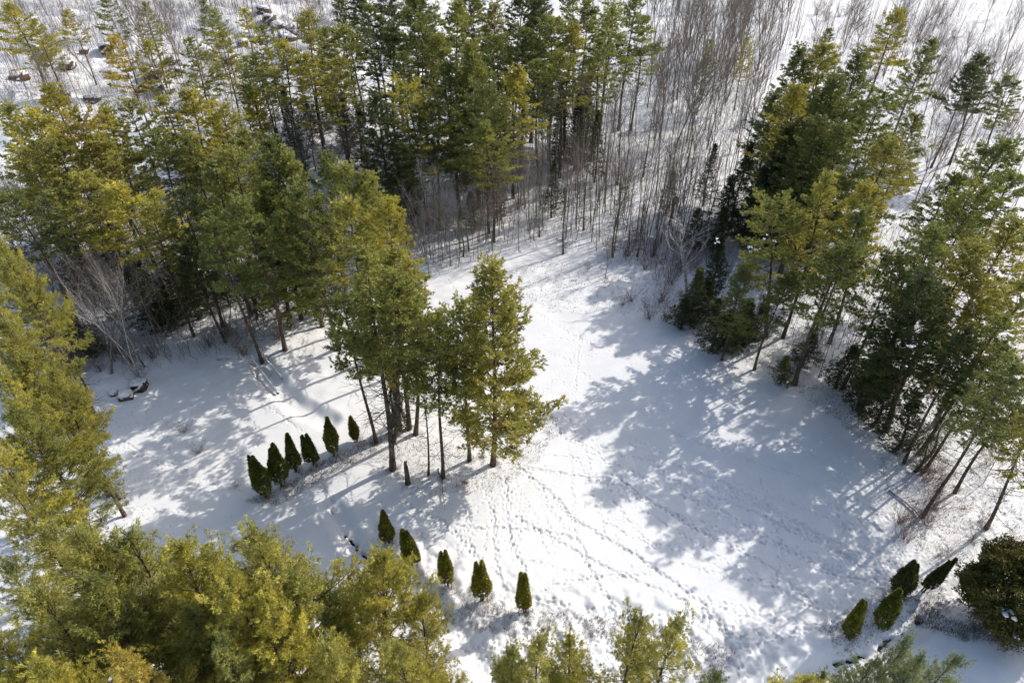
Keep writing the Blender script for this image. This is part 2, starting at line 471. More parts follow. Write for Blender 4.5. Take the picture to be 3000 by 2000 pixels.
TR = [  # overview pixels, persons
    ([(1194, 1075), (1240, 1112), (1284, 1155), (1317, 1192), (1390, 1235), (1464, 1278), (1517, 1318), (1567, 1352), (1608, 1388), (1658, 1445), (1701, 1468), (1741, 1473), (1785, 1462), (1851, 1442), (1911, 1438)], 3),
    ([(964, 1172), (1017, 1198), (1057, 1232), (1090, 1268), (1101, 1292)], 3),
    ([(920, 1150), (964, 1172)], 1),
    ([(1044, 1205), (1084, 1212), (1167, 1215), (1250, 1222), (1304, 1232), (1334, 1248), (1352, 1300)], 2),
    ([(1184, 1185), (1250, 1225), (1317, 1262), (1384, 1298), (1437, 1322), (1567, 1375)], 2),
    ([(1161, 1095), (1167, 1212), (1184, 1272), (1204, 1312)], 2),
    ([(1124, 1145), (1131, 1228), (1134, 1298), (1151, 1342), (1190, 1370)], 2),
    ([(1351, 1305), (1381, 1355), (1401, 1378), (1414, 1412)], 2),
    ([(1314, 1045), (1317, 1172), (1334, 1258), (1351, 1305)], 1),
    ([(1237, 1125), (1267, 1172), (1301, 1218)], 1),
    ([(1177, 1288), (1251, 1302), (1347, 1325)], 1),
    ([(1251, 1358), (1317, 1338), (1401, 1322), (1467, 1322), (1517, 1312)], 2),
    ([(1217, 1375), (1284, 1392), (1351, 1402), (1414, 1412)], 2),
    ([(1344, 1085), (1371, 1155), (1391, 1232)], 1),
    ([(1384, 1095), (1417, 1155), (1467, 1222), (1507, 1262)], 1),
    ([(1411, 1088), (1471, 1135), (1524, 1168), (1568, 1198), (1658, 1245), (1755, 1292), (1801, 1328), (1868, 1385), (1915, 1428)], 2),
    ([(1500, 1060), (1568, 1115), (1651, 1168), (1728, 1212), (1801, 1252), (1885, 1298), (1968, 1328), (2041, 1345)], 2),
    ([(1758, 1185), (1835, 1225), (1901, 1252), (1968, 1292), (2035, 1342)], 2),
    ([(1745, 1095), (1768, 1178), (1788, 1245), (1785, 1298), (1775, 1362), (1776, 1462)], 1),
    ([(1568, 1295), (1668, 1322), (1768, 1342), (1818, 1365), (1868, 1398)], 1),
    ([(1611, 1378), (1701, 1408), (1775, 1452)], 1),
    ([(1611, 1372), (1735, 1398), (1851, 1425), (1911, 1432)], 1),
    ([(1785, 1300), (1885, 1308), (1990, 1335)], 1),
    ([(1200, 1070), (1280, 1085), (1360, 1095), (1420, 1098)], 2),
    ([(1391, 1200), (1440, 1225), (1500, 1246), (1570, 1262)], 1),
    ([(1075, 1190), (1078, 1230), (1062, 1262), (1040, 1300)], 1),
    ([(1019, 1205), (1020, 1240), (1022, 1262)], 1),
    ([(918, 1200), (965, 1228), (985, 1262), (1010, 1300)], 1),
    ([(1170, 1010), (1240, 1040), (1330, 1052), (1430, 1070)], 1),
    ([(1350, 1000), (1400, 1035), (1470, 1052), (1560, 1075), (1650, 1105), (1740, 1150), (1850, 1200)], 1),
    ([(1290, 940), (1330, 1000), (1352, 1060), (1342, 1110)], 1),
    ([(1226, 905), (1262, 960), (1300, 1010), (1310, 1050)], 1),
    ([(1230, 800), (1290, 820), (1345, 860), (1400, 905)], 1),
    ([(1240, 770), (1300, 778), (1360, 785), (1430, 800), (1530, 815)], 1),
    ([(1330, 760), (1328, 830), (1320, 900)], 1),
    ([(1200, 690), (1250, 730), (1300, 760), (1360, 790)], 1),
    ([(1030, 640), (1060, 690), (1090, 720)], 1),
    ([(214, 971), (250, 988), (293, 1018), (330, 1040), (380, 1058), (440, 1075)], 2),
    ([(287, 951), (318, 971), (344, 997), (370, 1012), (398, 1057), (430, 1090)], 1),
    ([(330, 930), (345, 965), (368, 990), (392, 1025)], 1),
    ([(376, 955), (385, 990), (395, 1010)], 1),
    ([(569, 936), (580, 970), (592, 992), (592, 1023)], 1),
    ([(601, 921), (652, 956), (680, 980), (706, 993)], 1),
    ([(214, 971), (222, 992), (245, 1014), (272, 1044), (300, 1052)], 1),
    ([(196, 1000), (191, 1060), (196, 1110), (196, 1150)], 2),
    ([(180, 1140), (240, 1155), (293, 1168), (360, 1172), (433, 1178)], 1),
    ([(270, 1060), (310, 1085), (370, 1095), (430, 1090), (500, 1112), (560, 1130)], 1),
    ([(370, 1060), (372, 1100), (390, 1140)], 1), ([(300, 1190), (320, 1220), (400, 1240), (480, 1235)], 1),
    ([(1150, 1370), (1158, 1430), (1162, 1500)], 1), ([(1060, 1480), (1110, 1500), (1160, 1508)], 1),
    ([(1930, 1150), (1990, 1190), (2050, 1240), (2090, 1300), (2100, 1350)], 1), ([(1900, 1260), (2000, 1268), (2120, 1262)], 1),
    ([(2050, 1200), (2060, 1250), (2085, 1300)], 1), ([(1980, 1170), (2045, 1190), (2130, 1240)], 1),
]
for pts, n in TR:
    track(poly_w(pts), 1.0 if n > 1 else 0.9, n)
# the trampled fan of prints south of the centre trees and other wandering animals
for k in range(12):
    x0 = 1085 + k * 11 + rng.uniform(-6, 6)
    P = [(x0 + rng.uniform(-12, 12) + (x0 - 1130) * 0.25 * q, 1090 + 45 * q) for q in range(5)]
    track(poly_w(P), 0.85, 1, 0.5, 0.11)
for k in range(26):
    x, y = rng.uniform(-8, 32), rng.uniform(30, 62); a = rng.choice([-0.45, -0.3, 2.6, 1.4, -1.2]) + rng.normal(0, 0.25)
    P = [(x, y)]
    for q in range(5):
        a += rng.normal(0, 0.16); x += 3.0 * math.cos(a); y += 3.0 * math.sin(a); P.append((x, y))
    track(P, 0.8, 1, 0.45, 0.09)
for k in range(12):
    x, y = gov(rng.uniform(1250, 1700), rng.uniform(960, 1120)); a = rng.uniform(-0.75, -0.45)
    P = [(x, y)]
    for q in range(5):
        a += rng.normal(0, 0.09); x += 4.5 * math.cos(a); y += 4.5 * math.sin(a); P.append((x, y))
    track(P, 0.85, 1, 0.32, 0.14)
# churned snow on the bank under the cedars and at the wood edges
for k in range(1100):
    q = gov(rng.uniform(1000, 1750), rng.uniform(1390, 1560)) + rng.normal(0, 0.4, 2)
    stamp(q[0], q[1], rng.uniform(0.08, 0.17), rng.uniform(0.04, 0.10), 0.4, rng.uniform(1, 3.5), rng.uniform(0, 3))
for k in range(700):
    q = gov(rng.uniform(1900, 2340), rng.uniform(1080, 1420))
    stamp(q[0], q[1], rng.uniform(0.08, 0.2), rng.uniform(0.03, 0.09), 0.4, rng.uniform(1, 2), rng.uniform(0, 3))
for a, b in OPEN:
    P = resample([gov(*a), (gov(*a) + gov(*b)) / 2 + rng.normal(0, 0.05, 2), gov(*b)], 0.16)
    for q in P: stamp(q[0] + rng.normal(0, .06), q[1] + rng.normal(0, .06), rng.uniform(0.10, 0.24), 0.9, 0.0)
def tree_well(x, y, r_):
    """snow is hollowed out round every trunk"""
    stamp(x, y, r_, 0.16, 0.25)
def ribbon(P, half):
    P = resample(P, 1.0)
    T = np.gradient(P, axis=0); T /= np.linalg.norm(T, axis=1)[:, None]
    N = np.stack([-T[:, 1], T[:, 0]], -1)
    V = np.concatenate([np.c_[P + N * half, np.full(len(P), -1.12)], np.c_[P - N * half, np.full(len(P), -1.12)]])
    n = len(P); i = np.arange(n - 1)
    return V, np.stack([i, i + n, i + n + 1, i + 1], -1)
V1, F1 = ribbon(SL, 1.3); V2, F2 = ribbon(SR_, 1.3)
s_ = link("stream_water", mesh_np("stream_water", np.concatenate([V1, V2]), np.concatenate([F1, F2 + len(V1)]), M_WATER))
tag(s_, None, None, kind="structure")

# ------------------------------------------------------------------ conifer inventory (overview pixels)
# (apex x, apex y, height m or None, radius m, prototype, tint, base x, base y)
Z = {}
Z['clump'] = ("the clump of tall pines in mid meadow", [
    (905, 590, None, 4.6, 'full2', 'o', 938, 985), (965, 640, None, 4.0, 'high1', 'g', 957, 996), (855, 565, None, 5.2, 'fork', 'g', 903, 1078),
    (790, 690, None, 3.4, 'high2', 'm', 862, 1015), (1010, 735, None, 3.6, 'high2', 'g', 1015, 1096), (975, 800, None, 2.2, 'thin2', 'g', 985, 1090),
    (1075, 715, None, 3.4, 'high1', 'g', 1076, 1056), (1145, 612, None, 5.1, 'low', 'o', 1134, 1068)])
Z['edge'] = ("the wood edge left of the meadow clump", [
    (470, 370, 20, 4.2, 'full2', 'g'), (540, 355, 21, 4.2, 'high2', 'g'), (600, 335, 22, 4.6, 'full1', 'm'), (655, 370, 21, 4.0, 'high1', 'g'),
    (735, 358, 20, 4.0, 'full2', 'm'), (800, 362, 21, 4.0, 'high1', 'g'), (625, 425, None, 4.8, 'low', 'g', 664, 750), (560, 440, 20, 4.2, 'high1', 'm'),
    (700, 440, 20, 3.8, 'full1', 'm'), (780, 440, 21, 4.0, 'high1', 'o'), (880, 455, 21, 4.0, 'high2', 'y'), (845, 400, 20, 3.6, 'full2', 'g'), (500, 500, 18, 3.8, 'high2', 'm')])
Z['middle_left'] = ("the sparse woods at middle left", [
    (190, 395, 18, 4.4, 'high2', 'o'), (275, 400, 18, 4.6, 'high1', 'y'), (330, 470, 17, 3.2, 'thin2', 'o'), (120, 440, 17, 3.6, 'thin2', 'g'), (410, 430, 18, 3.8, 'thin1', 'm'),
    (30, 440, 18, 4.0, 'high2', 'm'), (440, 560, 13, 2.8, 'thin1', 'd')])
Z['upper_left'] = ("the belt below the rocky slope", [
    (20, 245, 20, 4.6, 'full1', 'o'), (75, 265, 20, 4.2, 'high1', 'y'), (120, 200, 21, 4.8, 'full2', 'y'), (165, 270, 20, 4.4, 'broad', 'a'), (235, 250, 19, 4.4, 'full1', 'y'),
    (300, 235, 19, 4.0, 'high2', 'g'), (370, 225, 20, 4.2, 'thin1', 'o'), (430, 215, 20, 4.8, 'full2', 'y'), (500, 240, 20, 4.4, 'broad', 'y'), (540, 300, 18, 3.4, 'high1', 'g'),
    (350, 310, 18, 4.0, 'high2', 'm'), (60, 330, 18, 4.0, 'broad', 'o'), (230, 320, 18, 3.8, 'high1', 'o'), (130, 320, 18, 4, 'high2', 'g'), (580, 205, 12, 3.2, 'small', 'y'), (430, 310, 18, 3.6, 'full1', 'g')])
Z['slope'] = ("the rocky slope's thin pines", [
    (30, 20, 18, 5.0, 'full2', 'y'), (80, 55, 16, 3.4, 'thin1', 'o'), (275, 95, 20, 3.8, 'thin2', 'a'), (345, 110, 19, 3.2, 'thin2', 'y'), (440, 95, 19, 3.6, 'thin1', 'g'), (250, 0, 18, 3.4, 'thin2', 'm'),
    (325, 10, 17, 3.2, 'thin1', 'g'), (500, 75, 18, 3.6, 'thin1', 'o'), (560, 20, 17, 3.2, 'thin2', 'o'), (500, 20, 16, 3, 'thin2', 'g'), (560, 140, 16, 3.4, 'thin1', 'g'), (160, 30, 15, 3.0, 'thin2', 'y'), (480, 10, 16, 3, 'thin1', 'm')])
Z['back_left'] = ("the open back wood", [
    (690, 35, 22, 4.8, 'high2', 'o'), (745, 55, 22, 4.4, 'thin1', 'g'), (640, 95, 21, 4.2, 'thin2', 'y'), (705, 120, 20, 3.8, 'thin1', 'y'), (760, 130, 20, 4.0, 'thin1', 'o'), (790, 60, 22, 4.2, 'thin2', 'g'),
    (610, 60, 20, 3.8, 'thin1', 'g'), (800, 0, 22, 4.2, 'thin2', 'm'), (590, 130, 18, 3.2, 'thin2', 'm')])
Z['back'] = ("the tall back wood at top centre", [
    (845, -20, 23, 4.4, 'high1', 'd'), (895, -10, 23, 4.6, 'high2', 'd'), (940, 0, 23, 4.4, 'thin1', 'm'), (990, -10, 24, 4.8, 'high1', 'm'), (1040, 5, 24, 5.0, 'full2', 'g'), (1085, -15, 23, 4.4, 'high2', 'm'),
    (1130, 10, 23, 4.6, 'full1', 'o'), (1180, -20, 24, 4.6, 'high1', 'd'), (1225, 0, 24, 4.8, 'full1', 'd'), (1275, 40, 23, 4.6, 'high2', 'g'), (1310, 60, 22, 4.4, 'full2', 'o'), (1350, 5, 23, 4.4, 'high1', 'g'),
    (1400, 10, 23, 4.2, 'thin1', 'g'), (1450, -5, 23, 4.2, 'high2', 'm'), (1480, 40, 20, 3.6, 'thin1', 'g'), (880, 70, 22, 4.4, 'high1', 'd'), (960, 65, 22, 4.2, 'high2', 'm'), (1020, 75, 22, 4.4, 'high1', 'g'), (1200, 70, 22, 4.4, 'high2', 'm'), (1380, 90, 20, 3.8, 'thin1', 'g'),
    (920, 120, 21, 4.0, 'thin1', 'm'), (1150, 90, 21, 4.0, 'thin2', 'm'), (1250, -50, 23, 4.4, 'full1', 'd'), (1330, -50, 23, 4.4, 'high2', 'm'), (1090, -60, 23, 4.4, 'high1', 'm'), (960, -60, 23, 4.6, 'high2', 'm'), (1410, -50, 23, 4.2, 'thin1', 'g'), (860, 20, 22, 4.2, 'thin2', 'm')])
Z['back_front'] = ("the front row of the back wood", [
    (870, 228, 20, 4.2, 'full1', 'd'), (945, 195, None, 4.8, 'broad', 'y', 985, 512), (1035, 150, 22, 4.4, 'full2', 'm'), (1090, 100, 24, 5.0, 'low', 'g'), (1115, 200, 21, 4.6, 'broad', 'm'), (1178, 155, 20, 4.2, 'full2', 'y'),
    (1130, 270, 18, 3.6, 'high1', 'g'), (990, 230, 19, 3.6, 'high2', 'd'), (910, 330, 15, 3.2, 'thin1', 'd'), (1300, 120, 20, 4, 'high2', 'g'), (1240, 130, 20, 3.6, 'thin1', 'm')])
Z['left_frame'] = ("the left frame edge pines", [
    (-15, 545, 21, 3.6, 'near1', 'o'), (35, 600, 19, 3.2, 'near2', 'o'), (-25, 690, 20, 3.4, 'near2', 'y'), (20, 735, 20, 3.6, 'near1', 'o'), (70, 790, 18, 3.0, 'near2', 'o'), (95, 850, 17, 3.2, 'near1', 'o'),
    (-20, 860, 20, 3.6, 'near2', 'y'), (25, 930, 19, 3.4, 'near1', 'g'), (-30, 1010, 19, 3.4, 'near2', 'y'), (60, 1000, 16, 2.6, 'near2', 'o'), (70, 650, 14, 2.6, 'high2', 'm'), (5, 1110, 17, 2.6, 'near2', 'o')])
Z['lower_left'] = ("the pines filling the lower left", [
    (110, 1215, 20, 3.8, 'near2', 'o'), (215, 1205, 21, 4.2, 'near1', 'o'), (290, 1260, 20, 4.0, 'near2', 'g'), (380, 1265, 21, 4.2, 'near1', 'y'), (465, 1300, 20, 3.6, 'near2', 'o'), (590, 1205, 23, 4.6, 'near1', 'o'),
    (655, 1290, 20, 3.4, 'near2', 'g'), (190, 1340, 21, 4.4, 'near1', 'g'), (60, 1400, 21, 4.2, 'near2', 'o'), (530, 1330, 22, 3.8, 'near2', 'y'), (620, 1410, 21, 4.0, 'near1', 'y'), (310, 1490, 22, 3.2, 'near2', 'a'),
    (440, 1400, 19, 3.6, 'near1', 'g'), (110, 1500, 20, 4.0, 'near1', 'y'), (760, 1345, 15, 2.4, 'near2', 'm'), (835, 1275, 19, 4.4, 'near1', 'y'), (965, 1370, 15, 2.8, 'near2', 'y'), (500, 1500, 20, 3.4, 'near2', 'g'), (740, 1500, 19, 3.6, 'near1', 'o'), (920, 1460, 17, 3.4, 'near1', 'o'), (20, 1290, 16, 2.4, 'near2', 'g'), (-20, 1440, 19, 3.4, 'near1', 'o'), (15, 1540, 18, 3.0, 'near2', 'y')])
Z['bottom'] = ("the pine tops along the bottom edge", [
    (1240, 1450, 18, 3.0, 'near2', 'o'), (1175, 1500, 17, 2.4, 'near1', 'g'), (1330, 1500, 17, 2.6, 'near1', 'y'), (1440, 1425, 18, 2.6, 'near2', 'o'), (1555, 1415, 18, 3.0, 'near2', 'o'), (1640, 1520, 15, 1.6, 'near2', 'm'),
    (1830, 1530, 16, 2.6, 'near2', 'y'), (1900, 1545, 14, 1.6, 'near1', 'g'), (2068, 1462, 16, 1.9, 'near2', 'b'), (2125, 1500, 15, 2.2, 'near1', 'b'), (2020, 1525, 14, 1.8, 'near2', 'b'), (2195, 1512, 14, 1.8, 'near2', 'b')])
Z['grove'] = ("the dark grove at upper right", [
    (1855, 125, 22, 4.4, 'full1', 'm'), (1905, 115, 23, 4.6, 'full2', 'o'), (1850, 205, 21, 4.0, 'full2', 'y'), (1930, 190, 23, 4.8, 'low', 'm'), (1985, 130, 22, 4.6, 'full1', 'm'), (2020, 215, 21, 4.6, 'broad', 'm'),
    (1790, 220, 18, 3.4, 'full1', 'm'), (1890, 290, 20, 4.4, 'full1', 'm'), (1960, 300, 20, 4.4, 'full2', 'm'), (2040, 330, 18, 3.8, 'high2', 'o'), (1830, 300, 17, 3.8, 'full1', 'd')])
Z['grove_front'] = ("the right meadow edge pines", [
    (1745, 450, None, 5.4, 'broad', 'g', 1760, 770), (1915, 415, 20, 4.0, 'full2', 'o'), (2040, 425, 20, 3.8, 'high1', 'y'), (1975, 470, 19, 3.4, 'high2', 'm'), (1905, 545, None, 4.4, 'high1', 'm', 1828, 880),
    (1710, 620, 12, 2.6, 'full2', 'm'), (1800, 620, 13, 2.8, 'high1', 'm'), (2150, 640, None, 5.2, 'full1', 'd', 2032, 985), (2075, 560, 18, 3.6, 'high1', 'm'), (2160, 525, 20, 4.2, 'high2', 'm'), (2080, 720, 13, 3.2, 'full1', 'd')])
Z['right_frame'] = ("the right frame edge pines", [
    (2270, 310, 21, 4.8, 'high1', 'm'), (2330, 400, 20, 4.0, 'high2', 'm'), (2240, 430, 19, 4.0, 'broad', 'g'), (2320, 520, 20, 4.4, 'full2', 'o'), (2225, 560, 19, 4.0, 'high2', 'o'), (2345, 610, 19, 3.8, 'high1', 'o'),
    (2290, 720, 17, 3.4, 'thin1', 'g'), (2340, 830, 18, 3.2, 'thin2', 'm'), (2180, 400, 17, 3.4, 'thin1', 'm')])
Z['right_lean'] = ("the right edge leaners", [
    (2352, 880, None, 3.4, 'thin2', 'm', 2192, 1128), (2300, 790, None, 3.2, 'thin1', 'm', 2120, 1085), (2395, 960, None, 3.6, 'thin2', 'o', 2262, 1215), (2240, 760, None, 3.0, 'thin1', 'd', 2075, 1060)])
Z['far_right'] = ("the far upper right", [
    (2060, 25, 21, 4.8, 'high2', 'y'), (1905, 65, 15, 3.0, 'thin1', 'm'), (2130, 95, 19, 3.6, 'full2', 'm'), (2235, 150, 17, 3.2, 'high2', 'd'), (2285, 130, 18, 3.4, 'high1', 'd'), (2100, 265, 17, 3.4, 'full2', 'g'), (1720, 85, 14, 2.2, 'thin1', 'y'), (1630, 95, 14, 1.8, 'thin1', 'g'), (2340, 180, 16, 3.2, 'high1', 'm')])

_O = ["first", "second", "third", "fourth", "fifth", "sixth", "seventh", "eighth", "ninth", "tenth", "eleventh", "twelfth", "thirteenth", "fourteenth", "fifteenth",
      "sixteenth", "seventeenth", "eighteenth", "nineteenth"]
ORD = _O + [t + e for t, u in (("twent", "y"), ("thirt", "y"), ("fort", "y"), ("fift", "y"), ("sixt", "y")) for e in ["ieth"] + [u + "-" + o for o in _O[:9]]]
SPECIAL = {
    ('clump', 905, 590): "olive pine at the back of the meadow clump, behind the forked one",
    ('clump', 965, 640): "straight single trunked pine at the back middle of the meadow clump",
    ('clump', 855, 565): "big forked pine with two leaning stems at the left of the meadow clump",
    ('clump', 790, 690): "dark green pine at the far left back of the meadow clump",
    ('clump', 1010, 735): "pine with bare lower limbs standing right of the broken snag",
    ('clump', 975, 800): "thin pole of a pine beside the broken snag in the meadow clump",
    ('clump', 1075, 715): "pine between the bare limbed one and the tallest at the clump's right",
    ('clump', 1145, 612): "tallest widest pine with foliage to the ground at the clump's right end",
    ('bottom', 2068, 1462): "slender bluish pine top poking up highest by the lower right shadow",
    ('bottom', 1555, 1415): "airy pine top at the bottom edge right of its close twin",
    ('bottom', 1440, 1425): "airy pine top at the bottom edge left of its close twin",
    ('back_front', 945, 195): "bright golden pine with layered boughs in front of the back wood",
    ('grove_front', 1745, 450): "broad spreading yellowish pine beside the white forked birch",
    ('grove_front', 1905, 545): "pine leaning over the sapling edge, its long trunk shadow on the snow",
    ('grove_front', 2150, 640): "massive dense pine with a thick bare foot at the right meadow edge",
    ('lower_left', 835, 1275): "bright golden pine beside the black stream slit at bottom centre",
    ('lower_left', 310, 1490): "amber tinged pine top poking up at the bottom left edge",
    ('upper_left', 580, 205): "small bright golden round pine between the birches and dark spruces",
    ('slope', 275, 95): "amber flat topped leaning pine alone on the rocky snow slope",
}
prand = random.Random(3)
pines = []
for zk, (phrase, items) in Z.items():
    order = sorted(range(len(items)), key=lambda i: items[i][0])
    for rank, i in enumerate(order):
        it = items[i]
        tx, ty, H, R, pk, tint = it[:6]
        lean = (0, 0)
        if H is None:
            B = gov(it[6], it[7])
            H, xt = height_of(B, tx * OV, ty * OV)
            lean = (0, max(-0.16, min(0.16, math.atan2(xt - B[0], H))))
        else:
            B = gov(tx, ty, H)
            lean = (prand.uniform(-0.03, 0.03), prand.uniform(-0.03, 0.03))
        R *= {'grove_front': 1.0, 'left_frame': 1.05, 'lower_left': 1.05, 'bottom': 1.1, 'back': 1.22, 'back_front': 1.18, 'back_left': 1.2, 'upper_left': 1.12, 'edge': 1.04, 'slope': 1.15, 'grove': 1.3, 'right_lean': 1.0, 'clump': 1.03}.get(zk, 1.14)
        zc = tz(*B)
        c = np.array(TINT[tint]) * prand.uniform(0.85, 1.15)
        label = SPECIAL.get((zk, tx, ty)) or f"{WORD[tint]} pine, {ORD[rank]} from the left in {phrase}"
        root = place(PINE[pk], "white_pine", (B[0], B[1], zc - 0.1), H, R, tuple(c), prand.uniform(0, 6.28), label, "pine tree", phrase, (0, 0))
        root.rotation_euler = (Matrix.Rotation(lean[0], 3, 'X') @ Matrix.Rotation(lean[1], 3, 'Y') @ Matrix.Rotation(root.rotation_euler[2], 3, 'Z')).to_euler()
        pines.append((root, zk, tx, ty, B, H, R))

# snow clumps caught on boughs, and dead orange boughs low on the tallest pine
def blob_mesh(name, m, seed, n=7, spread=0.5, rad=(0.12, 0.3), flat=0.5):
    import bmesh
    r = random.Random(seed); bm = bmesh.new()
    for k in range(n):
        mt = Matrix.Translation((r.uniform(-spread, spread), r.uniform(-spread, spread), r.uniform(-0.15, 0.15))) @ Matrix.Diagonal((r.uniform(*rad), r.uniform(*rad), r.uniform(*rad) * flat, 1))
        bmesh.ops.create_icosphere(bm, subdivisions=2, radius=1.0, matrix=mt)
    for v in bm.verts: v.co += Vector([r.gauss(0, 0.015) for _ in range(3)])
    me = bpy.data.meshes.new(name); bm.to_mesh(me); bm.free(); me.materials.append(m)
    for p in me.polygons: p.use_smooth = True
    return me
SNOWB = [blob_mesh("snow_clump", M_CAP, s, 8) for s in (1, 2)]
def dead_mesh(seed):
    r = np.random.default_rng(seed); n = 900
    C = r.normal(0, 1, (n, 3)) * np.array([0.55, 0.4, 0.12])
    V, F = blades(C, r.normal(size=(n, 3)) + [0, 0, 0.3], 0.2, 0.05, r)
    return mesh_np("dead_bough", V, F, M_DEAD)
DEADM = dead_mesh(5)
def add_child_at(root, name, me, world, s=1.0):
    o = link(name, me, root)
    bpy.context.view_layer.update()
    o.matrix_parent_inverse = root.matrix_world.inverted()
    o.location = world; o.scale = (s, s, s)
    return o
bpy.context.view_layer.update()
def at_depth(px, py, B):     # point of the view ray over the tree's own distance
    r = pray(px * OV, py * OV); t = B[1] / r[1]
    return Vector((r[0] * t, r[1] * t, CAM_H + r[2] * t))
for root, zk, tx, ty, B, H, R in pines:
    pts = {('edge', 625, 425): [(572, 632), (600, 658)], ('grove_front', 1745, 450): [(1712, 570), (1655, 555), (1738, 575), (1765, 545)],
           ('grove_front', 1710, 620): [(1780, 715)], ('grove_front', 2150, 640): [(2200, 715), (2100, 800)]}.get((zk, tx, ty))
    if pts:
        q = 0
        for p in pts:
            for e in range(3):
                w_ = at_depth(p[0] + prand.uniform(-14, 14), p[1] + prand.uniform(-8, 8), B - np.array([0, R * 0.75]))
                add_child_at(root, "snow_clump", SNOWB[q % 2], w_, (0.55 if zk == 'edge' else 0.34) * prand.uniform(0.5, 1)); q += 1
    if (zk, tx) == ('clump', 1145):
        for p, s in (((1158, 972), 0.75), ((1184, 997), 0.6), ((1106, 1050), 0.4), ((1068, 1108), 0.4)):
            add_child_at(root, "dead_bough", DEADM, at_depth(p[0], p[1], B - np.array([0, 2.5])), s)

# spruces and firs of the understorey
SP = {
    "the grove's dark fringe": [(1720, 330, 13, 2.4, 's2', 'd'), (1690, 400, 10, 2.4, 's2', 'd'), (1750, 380, 12, 2.6, 's2', 'd'), (1660, 470, 7, 1.8, 's2', 'd'), (1790, 360, 13, 2.8, 's1', 'd'), (1770, 440, 9, 2.4, 's1', 'd'),
        (1840, 370, 13, 2.8, 's1', 'd'), (1820, 440, 10, 2.6, 's1', 'd'), (1880, 400, 12, 2.6, 's1', 'd'), (1610, 480, 6, 1.8, 's2', 'd'), (1870, 470, 9, 2.4, 's1', 'd'), (1925, 480, 10, 0.9, 's1', 'm')],
    "the right meadow edge": [(1612, 610, 8, 1.9, 's1', 'm'), (1660, 690, 7, 2.0, 's2', 'd'), (1690, 710, 6, 2.0, 's2', 'd'), (1580, 680, 4.5, 1.7, 's2', 'd'), (1815, 815, 4, 1.3, 's2', 'm'), (2010, 840, 6, 1.8, 's2', 'd'), (2060, 860, 7, 2.0, 's2', 'd'), (2110, 930, 6, 2.0, 's2', 'd'), (2180, 960, 6, 2.0, 'sparse', 'd'), (1660, 540, 9, 1.8, 's1', 'd'), (1640, 640, 6, 1.8, 's2', 'd'), (1725, 690, 6, 2.0, 's1', 'd'), (1870, 760, 5, 1.6, 's2', 'd'), (1960, 790, 6, 1.8, 's2', 'd'), (2150, 1000, 5, 1.6, 'sparse', 'd'), (1755, 700, 5, 1.7, 's2', 'd'), (2040, 790, 7, 2.0, 's1', 'd')],
    "the shaded middle of the back wood": [(1292, 185, 14, 2.2, 's1', 'd'), (1330, 215, 13, 2.6, 's1', 'd'), (1355, 200, 12, 2.8, 's1', 'm'), (1140, 360, 10, 1.6, 's1', 'm'), (925, 380, 9, 2.4, 's1', 'd'), (900, 400, 8, 2.0, 's2', 'd'), (1045, 320, 8, 2.2, 's2', 'd'), (1085, 440, 6, 1.6, 's2', 'm')],
    "the upper left pines' gaps": [(650, 200, 12, 2.0, 's1', 'd'), (740, 120, 13, 2.0, 's2', 'd'), (610, 180, 10, 1.6, 's2', 'm'), (700, 220, 9, 2.0, 's2', 'd'), (780, 210, 10, 2.2, 's1', 'd'), (500, 285, 6, 1.8, 's1', 'd'), (630, 290, 8, 1.5, 's1', 'm'), (680, 300, 7, 1.4, 's1', 'm'), (825, 250, 12, 2.2, 's2', 'd')],
    "the shade of the left woods": [(370, 560, 9, 2.6, 's2', 'd'), (320, 590, 8, 2.4, 's2', 'd'), (410, 600, 8, 2.4, 's2', 'd'), (370, 680, 4, 2.2, 's2', 'd'), (300, 610, 9, 2.4, 's2', 'd'), (130, 540, 9, 2.6, 's2', 'd'), (420, 520, 10, 2.4, 's2', 'd'), (700, 580, 9, 2.4, 's2', 'd'), (560, 620, 7, 2.0, 's2', 'd'), (100, 690, 9, 2.4, 's2', 'd'), (150, 700, 7, 2.2, 's2', 'd'), (230, 480, 9, 2.4, 's2', 'd'), (60, 400, 10, 2.4, 's2', 'd'), (500, 620, 5, 1.6, 's2', 'd')],
    "the open sapling woods": [(1425, 420, 11, 1.8, 'sparse', 'd'), (1300, 430, 10, 1.5, 'sparse', 'd'), (1545, 390, 7, 1.3, 's2', 'd'), (1240, 470, 5, 1.2, 'sparse', 'm'), (1555, 330, 9, 1.6, 'sparse', 'm'), (1200, 250, 11, 1.7, 'sparse', 'd'), (1500, 240, 12, 1.6, 'sparse', 'd'), (1430, 300, 9, 1.5, 'sparse', 'd'), (1600, 250, 10, 1.6, 'sparse', 'm'), (1190, 380, 7, 1.4, 'sparse', 'd'), (1350, 380, 10, 1.6, 'sparse', 'd'), (1480, 470, 8, 1.5, 'sparse', 'd'), (1270, 370, 9, 1.6, 's2', 'd'), (1380, 250, 12, 1.8, 's2', 'd'), (1640, 330, 10, 1.6, 's2', 'd'), (1060, 500, 6, 1.3, 'sparse', 'm'), (1550, 450, 6, 1.6, 'sparse', 'd')],
}
for phrase, items in SP.items():
    for rank, it in enumerate(sorted(items, key=lambda q: q[0])):
        tx, ty, H, R, pk, tint = it
        B = gov(tx, ty, H)
        c = np.array(TINT[tint]) * 0.6
        place(SPRUCE[pk], "spruce_tree", (B[0], B[1], tz(*B) - 0.1), H, R * 1.25, tuple(c), prand.uniform(0, 6.28),
              f"{'small dark' if H < 8 else 'slim dark'} spruce, {ORD[rank]} from the left in {phrase}", "spruce tree", "spruces in " + phrase)

